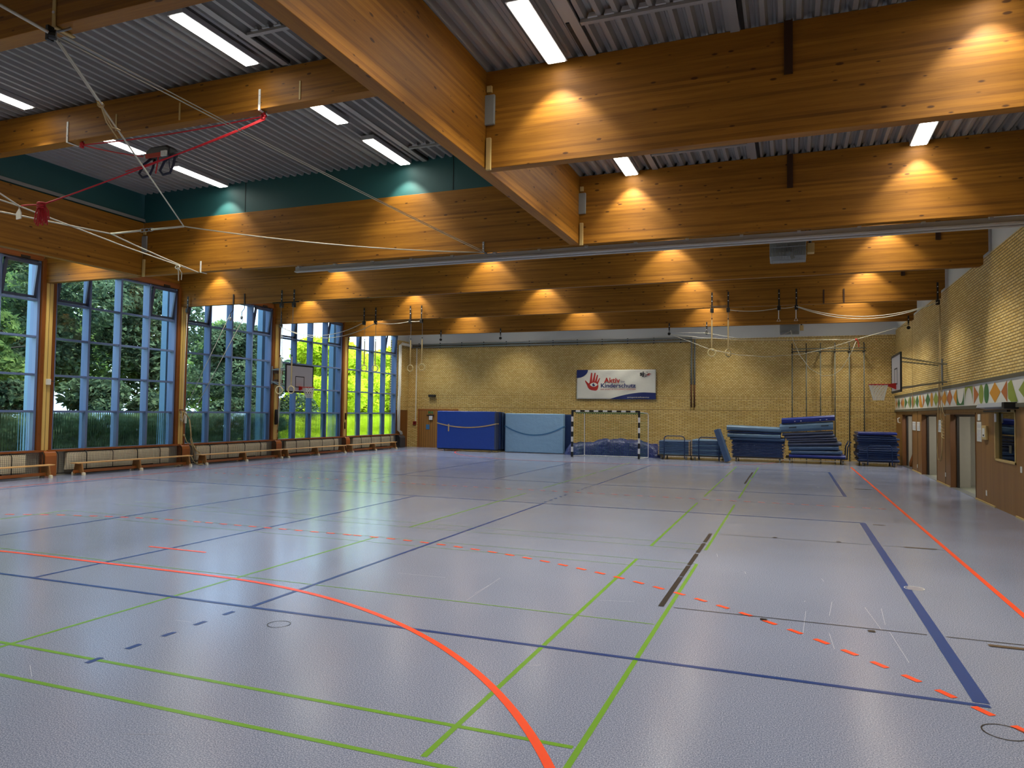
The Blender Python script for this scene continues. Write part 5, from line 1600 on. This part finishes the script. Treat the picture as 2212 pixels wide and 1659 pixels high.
# leaning slab
rot = Matrix.Rotation(R(-19), 3, 'Y')
b = MB().obox((-2.62, 30.85, .69), .2, .9, 1.36, rot)
b.build('leaning_mat', M['matgrey'], None, 'thick blue foam slab leaning against the wide mat stack', 'gym mat', bevel=.03)
# wide stack
trolley(-2.3, -.3, 31.7, 33.3, .2, 'wide trolley under the stack with the pale thick mats on top', None, wheels=.075)
for k in range(11):
    flatmat(-2.32 + .03 * math.sin(k * 2), -.3 + .04 * math.sin(k * 3), 31.72, 33.2, .2 + k * .062, .057, 'matnavy', 'dark blue mat low in the wide stack', 'mats in the wide stack', corners=(k < 9), sag=.0)
flatmat(-2.4, -.25, 31.68, 33.2, .885, .12, 'matgrey', 'grey blue mat under the pale ones in the wide stack', 'mats in the wide stack', tilt=-.01)
flatmat(-2.5, -.42, 31.65, 33.2, 1.005, .15, 'matpale', 'lower pale thick mat with a gap above it in the wide stack', 'mats in the wide stack', tilt=-.01)
flatmat(-2.5, -.4, 31.68, 33.2, 1.19, .06, 'matnavy', 'thin dark mat in the gap of the wide stack', 'mats in the wide stack', tilt=-.02)
flatmat(-2.53, -.4, 31.65, 33.2, 1.29, .2, 'matpale', 'topmost pale thick mat of the wide stack', 'mats in the wide stack', tilt=-.03)
# tilted stack
trolley(-.22, 2.05, 31.7, 33.2, .24, 'low blue trolley under the tilted stack', None, wheels=.085)
e = empty('trolley_handle_frame', (2.1, 31.9, .3), 'bent dark handle at the right end of the tilted stack', 'handle')
MB().tube([(2.05, 31.8, .22), (2.08, 31.8, .7), (2.18, 31.8, .92), (2.22, 31.8, .9)], .022, 8).build('bar', M['trolley'], e, smooth=True)
MB().tube([(2.05, 33.0, .22), (2.08, 33.0, .7), (2.18, 33.0, .92)], .022, 8).build('rear_bar', M['trolley'], e, smooth=True)
flatmat(-.1, 2.0, 31.68, 33.2, .24, .12, 'matroyal', 'folded royal blue mat at the bottom of the tilted stack', 'mats in the tilted stack')
zz = .37; spec = [(-.02, 1.88, .14, 'matgrey', .02, 'lowest grey blue roll like mat of the tilted stack'), (-.1, 1.75, .16, 'matgrey', .03, 'second grey blue thick mat of the tilted stack'), (-.14, 1.85, .13, 'mattop', .035, 'first slate purple mat of the tilted stack'),
                  (-.12, 1.7, .07, 'mattop', .05, 'thin bent mat in the middle of the tilted stack'), (-.2, 1.68, .06, 'mattop', .05, 'second thin mat in the middle of the tilted stack'), (-.28, 1.6, .1, 'mattop', .06, 'slate mat with a rolled edge in the tilted stack'), (-.35, 1.55, .1, 'mattop', .065, 'uppermost slate mat below the thick block')]
for (xa, xb, h, mt, tl, lab) in spec:
    flatmat(xa, xb, 31.68, 33.2, zz, h, mt, lab, 'mats in the tilted stack', tilt=tl)
    zz += h + .012
e = flatmat(-.45, 1.55, 31.66, 33.2, zz + .02, .34, 'matpale', 'thick grey blue block with two slots near the top of the tilted stack', 'mats in the tilted stack', tilt=.075)
b = MB()
for xx in (-.1, 1.1): b.bar((xx, 31.65, zz + .2 + (xx + .45) * .075), (xx + .28, 31.65, zz + .2 + (xx + .73) * .075), .01, .03)
b.build('handle_slot', M['black'], e)
e = flatmat(-.38, 1.6, 31.66, 33.2, zz + .38, .22, 'matroyal', 'royal blue vinyl mat on top of the tilted stack', 'mats in the tilted stack', tilt=.08)
b = MB()
for xx in (.1, .33, 1.05, 1.28): b.box(xx, xx + .05, 31.64, 31.665, zz + .43 + (xx + .38) * .08, zz + .46 + (xx + .38) * .08)
b.build('eyelet', M['whitegloss'], e)
# right stack
trolley(2.45, 3.85, 31.5, 33.2, .2, 'trolley with a thin hoop handle under the dark blue stack', (2.75, 3.6, 31.35, .82))
for k in range(12):
    flatmat(2.42 + .04 * math.sin(k * 1.7), 3.82 + .05 * math.sin(k * 2.3 + 1), 31.45 + .03 * math.sin(k), 33.2, .2 + k * .075, .07, 'matnavy', 'dark blue mat in the stack beside the right wall', 'mats in the dark right stack')
flatmat(2.38, 3.75, 31.42, 33.2, 1.105, .09, 'matnavy', 'upper dark blue mat with a gap under it in the right stack', 'mats in the dark right stack', tilt=-.01)
flatmat(2.42, 3.78, 31.4, 33.2, 1.22, .1, 'matroyal', 'topmost royal blue mat of the right stack', 'mats in the dark right stack')

# ================================================================== right wall things
# frieze
FR = empty('painted_frieze', (WX - .03, 15, 2.2), 'long white board painted with green, ochre and terracotta shapes above the doors', 'frieze')
z0f, z1f = 2.25, 2.72
MB().box(WX - .03, WX, -3, FY, z0f - .02, z1f + .02).build('board', M['white'], FR)
b = MB(); b.box(WX - .06, WX, -3, FY, z1f + .02, z1f + .1); b.box(WX - .06, WX, -3, FY, z0f - .1, z0f - .02)
b.build('dark_rail', simple('frieze_rail', '#5a5543', .6), FR)
xf = WX - .034
zm = (z0f + z1f) / 2; hh = (z1f - z0f) / 2 - .01


def shp(kind, ya, yb, colr):
    # ya > yb : far .. near (left .. right in the photo)
    ym = (ya + yb) / 2; pts = []
    if kind == 'dia': pts = [(ya, zm), (ym, zm + hh), (yb, zm), (ym, zm - hh)]
    elif kind == 'ell': pts = [(ym + (ya - yb) / 2 * math.cos(t), zm + hh * math.sin(t)) for t in [i * 2 * PI / 20 for i in range(20)]]
    elif kind == 'ltri': pts = [(ya, zm), (yb, zm + hh), (yb, zm - hh)]           # point on the left
    elif kind == 'rtri': pts = [(yb, zm), (ya, zm + hh), (ya, zm - hh)]
    elif kind == 'leafdn':
        pts = [(ya + (yb - ya) * .35, zm + hh)] + [(ya + (ya - yb) * .05 * math.sin(PI * k / 6), zm + hh - 2 * hh * k / 6) for k in range(1, 6)] + [(ya + (yb - ya) * .3, zm - hh), (yb, zm - hh)]
    elif kind == 'egg': pts = [(ya, zm + .2 * hh), (ym, zm + hh), (yb, zm), (ym, zm - hh), (ya + .03, zm - .3 * hh)]
    MB().add([(xf, p[0], p[1]) for p in pts], [tuple(range(len(pts)))]).build('painted_shape', M[colr], FR)


for args in (('egg', 34.3, 34.0, 'orange'), ('egg', 33.95, 33.78, 'rust'), ('dia', 33.75, 33.0, 'dgreen'), ('ltri', 32.83, 32.4, 'rust'), ('egg', 32.35, 31.85, 'orange'), ('rtri', 31.74, 31.02, 'dgreen'), ('ltri', 30.95, 30.5, 'lgreen'), ('ell', 30.45, 30.1, 'dgreen'),
             ('ell', 30.0, 29.58, 'rust'), ('rtri', 29.55, 29.07, 'lgreen'), ('egg', 29.03, 28.4, 'dgreen'), ('leafdn', 28.3, 27.6, 'orange'), ('rtri', 27.58, 27.16, 'rust'), ('dia', 27.1, 26.2, 'dgreen'), ('ell', 26.17, 25.7, 'orange'), ('dia', 25.66, 24.78, 'lgreen'),
             ('rtri', 24.73, 24.26, 'rust'), ('egg', 24.2, 23.53, 'orange'), ('egg', 23.5, 22.8, 'rust'), ('ltri', 22.7, 22.25, 'orange'),
             ('rtri', 20.3, 19.82, 'rust'), ('ell', 19.79, 19.36, 'lgreen'), ('ell', 19.31, 18.87, 'dgreen'), ('dia', 18.81, 17.9, 'orange'), ('ltri', 17.86, 17.4, 'rust'), ('leafdn', 17.32, 16.66, 'lgreen'), ('ltri', 16.6, 16.1, 'lgreen'), ('dia', 15.9, 15.0, 'orange'), ('ell', 14.9, 14.4, 'dgreen')):
    shp(*args)
# the two interlocking arches
pts = [(22.25, zm + hh)] + [(21.8 + .42 * math.cos(t), zm + hh - 1.85 * hh * math.sin(t)) for t in [PI * k / 10 for k in range(11)]] + [(21.37, zm + hh), (21.33, zm + hh), (21.33, zm - hh), (22.25, zm - hh)]
vs = []
for k in range(11):
    t = PI * k / 10
    y = 21.8 + .42 * math.cos(t)
    vs += [(xf, y, zm + hh - 1.85 * hh * math.sin(t)), (xf, y + (.04 if k < 2 else 0), zm - hh)]
MB().add(vs, [(2 * i, 2 * i + 1, 2 * i + 3, 2 * i + 2) for i in range(10)]).build('painted_shape', M['dgreen'], FR)
vs = []
for k in range(11):
    t = PI * k / 10
    y = 20.85 + .42 * math.cos(t)
    vs += [(xf, y, zm - hh + 1.85 * hh * math.sin(t)), (xf, y, zm + hh)]
MB().add(vs, [(2 * i, 2 * i + 1, 2 * i + 3, 2 * i + 2) for i in range(10)]).build('painted_shape', M['lgreen'], FR)

# door frames
for i, (y0, y1) in enumerate(((20.3, 23.3), (25.3, 28.05), (30.1, 32.7))):
    e = empty('door_%d' % (i + 2), (WX, (y0 + y1) / 2, 0), kind='structure')
    b = MB()
    b.box(WX - .01, WX + .2, y1 - .04, y1 + .0, 0, HD); b.box(WX - .01, WX + .2, y0, y0 + .04, 0, HD); b.box(WX - .01, WX + .2, y0, y1, HD - .04, HD)
    b.build('door_frame', M['jamb'], e)
    b = MB(); b.box(WX + .14, WX + .2, y1 - .1, y1 - .04, 0, HD - .04); b.box(WX + .1, WX + .2, y0 + .04, y1, HD - .1, HD - .04); b.box(WX + .1, WX + .16, y0 + .04, y0 + .1, 0, HD - .1)
    b.build('dark_stop', M['dark'], e)
    MB().box(WX, WX + .2, y0, y1, 0, .008).build('threshold', M['steel'], e)
b = MB().bar((4.35, 32.3, .05), (4.45, 30.2, 1.35), .1, .18)
b.build('leaning_board', M['cap'], None, 'brown board leaning diagonally in the far doorway', 'board')
for y in (28.9, 24.0):
    MB().box(WX - .006, WX + .005, y, y + .02, 0, ZD).build('panel_joint', M['dark'], None, 'dark vertical joint in the panelling between the doors, %s one' % ('far' if y > 26 else 'near'), 'joint')
b = MB(); b.box(WX - .05, WX, 29.9, 30.0, 1.75, 1.95)
# posters
GPp = 'framed notices on the panelling'
for (y0, y1, z0, z1, lab) in ((29.3, 30.0, 1.46, 1.77, 'small notice right of the farthest doorway'), (28.4, 29.0, 1.46, 1.77, 'small notice just left of the middle doorway'), (24.55, 25.05, 1.5, 1.86, 'small notice behind the hanging ropes'), (19.72, 20.14, 1.38, 1.84, 'tall notice beside the nearest doorway')):
    e = empty('notice', (WX, (y0 + y1) / 2, z0), lab, 'notice', GPp)
    MB().box(WX - .012, WX, y0, y1, z0, z1).build('sheet', M['white'], e)
    b = MB(); yy = y0 + .05
    b.box(WX - .016, WX - .012, y0 + .05, y1 - .05, z0 + (z1 - z0) * .7, z1 - .04); b.box(WX - .016, WX - .012, y0 + .05, y1 - .08, z0 + .04, z0 + (z1 - z0) * .6)
    b.build('printed_photo', M['paper'], e)
MB().box(WX - .02, WX, 19.8, 20.02, 1.87, 2.02).build('switch_panel', M['white'], None, 'white switch panel above the tall notice', 'switch', bevel=.005)
e = empty('thermostat_box', (WX, 19.3, 1.48), 'pale wooden framed wall box with a white gauge', 'box')
MB().box(WX - .05, WX, 19.12, 19.5, 1.44, 1.76).build('frame', M['tan'], e, bevel=.01)
MB().box(WX - .056, WX - .05, 19.2, 19.42, 1.5, 1.7).build('gauge', M['white'], e)
MB().box(WX - .06, WX - .056, 19.25, 19.35, 1.52, 1.56).build('button', M['dark'], e)
for (y, z, lab) in ((29.0, .22, 'white wall socket low on the panel left of the middle doorway'), (24.0, .3, 'white wall socket low between the middle and near doorways'), (19.3, .24, 'white wall socket low under the wall box'), (16.6, .95, 'white switch at the right picture edge')):
    MB().box(WX - .012, WX, y - .05, y + .05, z - .06, z + .06).build('wall_socket', M['white'], None, lab, 'socket', 'white sockets on the panelling', bevel=.004)
# yellow sign inside near doorway
e = empty('yellow_notice', (4.45, 21.8, 1.5), 'yellow notice hanging in the nearest doorway', 'notice')
MB().box(4.5, 4.51, 21.2, 22.3, 1.56, 1.8).build('sheet', M['yellowpaper'], e)
b = MB()
for k in range(4): b.box(4.494, 4.5, 21.35, 22.1 - .06 * (k % 2), 1.6 + k * .045, 1.612 + k * .045)
b.build('text_line', M['ink'], e)
MB().box(4.505, 4.512, 21.2, 21.23, 1.8, 2.4).build('cord', M['dark'], e)
# viewing window and shutter
e = empty('window_7', (WX, 17.7, 1.02), kind='structure')
b = MB(); b.box(WX - .015, WX + .1, 16.95, 18.52, 1.02, 1.06); b.box(WX - .015, WX + .1, 16.95, 17.0, 1.02, 2.1); b.box(WX - .015, WX + .1, 18.47, 18.52, 1.02, 2.1); b.box(WX - .015, WX + .1, 16.95, 18.52, 2.06, 2.1)
b.build('frame', M['tan'], e)
MB().box(WX + .05, WX + .055, 17.0, 18.47, 1.06, 2.06).build('clear_glass', M['glass'], e)
b = MB(); b.box(WX + .1, WX + .14, 16.97, 18.5, 1.06, 1.9); b.build('inner_curtain', simple('grey_blanket', '#dcdcd6', .9, bump=.6, bscale=3), e)
b = MB(); b.prism([(4.2, 1.88), (4.26, 1.88), (4.26, 1.95)], 1, 17, 18.5)
b.build('fold', M['greywall'], e)
MB().box(WX + .04, WX + .045, 17.45, 17.62, 1.22, 1.38).build('window_sticker', M['ink'], None, 'dark square sticker low on the inner window pane', 'sticker')
e = empty('projector_case', (WX - .1, 17.85, 2.14), 'grey metal roller case above the inner window', 'roller case')
MB().prism([(WX - .26, 2.16), (WX - .06, 2.12), (WX - .0, 2.14), (WX - .0, 2.24), (WX - .22, 2.25)], 1, 16.9, 19.0).build('case', simple('case_metal', '#b4bac2', .35, .2), e, bevel=.01)
MB().box(WX - .25, WX, 16.72, 16.9, 2.12, 2.25).build('end_cap', M['black'], e, bevel=.01)
MB().box(WX - .16, WX - .1, 16.9, 18.8, 2.06, 2.1).build('lower_lip', M['black'], e)
MB().box(WX - .02, WX, 18.4, 18.5, 1.85, 2.03).build('small_bracket', M['whitegloss'], None, 'white bracket at the left jamb of the inner window', 'bracket')
MB().tube([(4.08, 33.0, 1.9), (4.0, 33.0, 1.87), (4.0, 32.95, 1.72), (4.08, 32.95, 1.7)], .02, 6).build('white_handle', M['white'], None, 'white curved handle on the panel of the farthest doorway', 'handle')


# ================================================================== trees outside
def leaves(name, parent, mat, blobs, n, size, seed):
    """blobs: list of (cx,cy,cz,rx,ry,rz)"""
    rg = np.random.default_rng(seed)
    B2 = np.array(blobs); vol = (B2[:, 3] * B2[:, 4] * B2[:, 5]) ** .8
    idx = rg.choice(len(B2), n, p=vol / vol.sum())
    d = rg.normal(size=(n, 3)); d /= np.linalg.norm(d, axis=1)[:, None]
    rad = rg.uniform(.45, 1.0, n) ** .5
    c = B2[idx, :3] + d * B2[idx, 3:6] * rad[:, None]
    a = rg.normal(size=(n, 3)); a[:, 2] *= .6; a /= np.linalg.norm(a, axis=1)[:, None]
    t = rg.normal(size=(n, 3)); bb = np.cross(a, t); bb /= np.linalg.norm(bb, axis=1)[:, None]
    s = size * rg.uniform(.6, 1.3, n)[:, None]
    org = np.array(wpos(parent))
    v = np.empty((n, 4, 3))
    v[:, 0] = c - a * s; v[:, 1] = c + bb * s * .42; v[:, 2] = c + a * s; v[:, 3] = c - bb * s * .42
    v -= org
    me = bpy.data.meshes.new(name)
    me.vertices.add(4 * n); me.vertices.foreach_set('co', v.reshape(-1))
    me.loops.add(4 * n); me.loops.foreach_set('vertex_index', np.arange(4 * n, dtype=np.int32))
    me.polygons.add(n); me.polygons.foreach_set('loop_start', np.arange(0, 4 * n, 4, dtype=np.int32)); me.polygons.foreach_set('loop_total', np.full(n, 4, dtype=np.int32))
    me.materials.append(M[mat]); me.update(calc_edges=True)
    o = bpy.data.objects.new(name, me); COL.objects.link(o); o.parent = parent; W[o.name] = Vector(org)
    return o


def tree(name, x, y, h, r, z0, mat, n, size, lab, grp, seed, trunk=True, nb=16, flat=1.0):
    e = empty(name, (x, y, 0), lab, 'tree' if trunk else 'shrub', grp)
    rg = random.Random(seed); bl = []
    for k in range(nb):
        t = rg.random(); a = rg.random() * 2 * PI; q = rg.random() ** .6
        zc = z0 + (h - z0) * (.08 + .86 * t)
        rr = r * (1 - .55 * abs(2 * t - .9)) * q
        s = r * rg.uniform(.28, .48)
        bl.append((x + rr * math.cos(a) * .8, y + rr * math.sin(a), min(zc, h - s * .6), s, s, s * .75 * flat))
    leaves('foliage', e, mat, bl, n, size, seed)
    if trunk:
        b = MB(); b.tube([(x, y, -.1), (x + .1, y + .05, h * .3), (x - .05, y, h * .6), (x, y, h * .9)], [.16, .13, .09, .03], 8)
        for k in range(9):
            t = rg.uniform(.25, .75); a = rg.random() * 2 * PI; ll = r * rg.uniform(.5, .9)
            b.tube([(x, y, h * t), (x + ll * .5 * math.cos(a), y + ll * .5 * math.sin(a), h * t + ll * .25), (x + ll * math.cos(a), y + ll * math.sin(a), h * t + ll * .35)], [.06, .04, .015], 5)
        b.build('trunk', M['bark'], e, smooth=True)


GT = 'trees outside the windows'
tl = [(-25.5, 15.8, 9.5, 2.7, 1.9, 'leafmid', 13000, .17, 'olive green tree filling the leftmost window'), (-27.5, 20.0, 10.5, 3.2, 2.9, 'leafshade', 15000, .15, 'dark leafy tree behind the left half of the second window'),
      (-26.5, 24.3, 7.9, 2.9, 2.3, 'leafshade', 13000, .15, 'dark leafy tree behind the right half of the second window'), (-33.5, 24.0, 9.6, 4.0, 3.0, 'leafmid', 10000, .2, 'paler tree standing behind the dark ones'),
      (-26.0, 28.6, 6.0, 2.6, .2, 'leafshade', 15000, .14, 'dense dark bush tree behind the left of the third window'), (-27.0, 32.6, 5.4, 2.6, .2, 'leafshade', 14000, .14, 'dense dark bush tree behind the right of the third window'),
      (-33.5, 35.5, 7.3, 3.0, .6, 'leafmid', 8000, .2, 'pale tree top with yellow leaves above the third window bushes'), (-35.0, 18.5, 10.5, 4.2, 2.2, 'leafshade', 11000, .26, 'farthest dark tree low behind the leftmost window tree')]
for i, (x, y, h, r, z0, mt, n, s, lab) in enumerate(tl): tree('leafy_tree', x, y, h, r, z0, mt, n, s, lab, GT, 11 + i, nb=22)
for i, (x, y, h, lab) in enumerate(((-27.5, 37.4, 6.2, 'lime green tree behind the left of the backboard window'), (-28.5, 41.5, 6.6, 'lime green tree behind the right of the backboard window'), (-29.5, 45.6, 6.2, 'lime green tree behind the left of the last window'), (-29.5, 49.8, 6.9, 'lime green tree behind the right of the last window'), (-31, 54.3, 7.4, 'lime green tree at the far end of the row'))):
    tree('lime_tree', x, y, h, 2.9, .1, 'leafsunlit', 16000, .18, lab, 'lime green trees at the far windows', 40 + i, nb=26)
for i, (x, y, h, r, lab) in enumerate(((-24.0, 13.6, 2.3, 1.6, 'low hedge bush below the leftmost window tree'), (-24.6, 16.8, 2.7, 1.8, 'low hedge bush before the bright gap in the trees'), (-24.6, 19.9, 2.9, 1.9, 'low hedge bush in the middle of the second window'), (-24.8, 23.0, 2.4, 1.8, 'low hedge bush at the right of the second window'), (-24.0, 26.2, 2.3, 1.7, 'low hedge bush behind the left ribbed panes of the third window'), (-24.0, 28.0, 2.3, 1.5, 'low hedge bush behind the right ribbed panes of the third window'))):
    tree('hedge_bush', x, y, h, r, 0, 'leafshade', 8000, .15, lab, 'low bushes outside', 70 + i, trunk=False, nb=18)


def hedge(x, y0, y1, h, mat, n, lab, seed):
    e = empty('boundary_hedge', (x, (y0 + y1) / 2, 0), lab, 'hedge', 'hedges outside')
    bl = []
    y = y0
    rg = random.Random(seed)
    while y < y1:
        bl.append((x + rg.uniform(-.15, .15), y, h * .28, .5, .55, h * .3)); bl.append((x + rg.uniform(-.15, .15), y + .2, h * .68, .45, .55, h * .32)); y += .45
    leaves('foliage', e, mat, bl, n, .12, seed)


hedge(-23.2, 16.5, 28.2, 1.75, 'leafshade', 15000, 'long low dark hedge seen through the ribbed lower panes on the left', 91)
hedge(-24.9, 30.6, 47.0, 1.6, 'leafsunlit', 16000, 'long low lime hedge seen through the ribbed lower panes near the far end', 92)
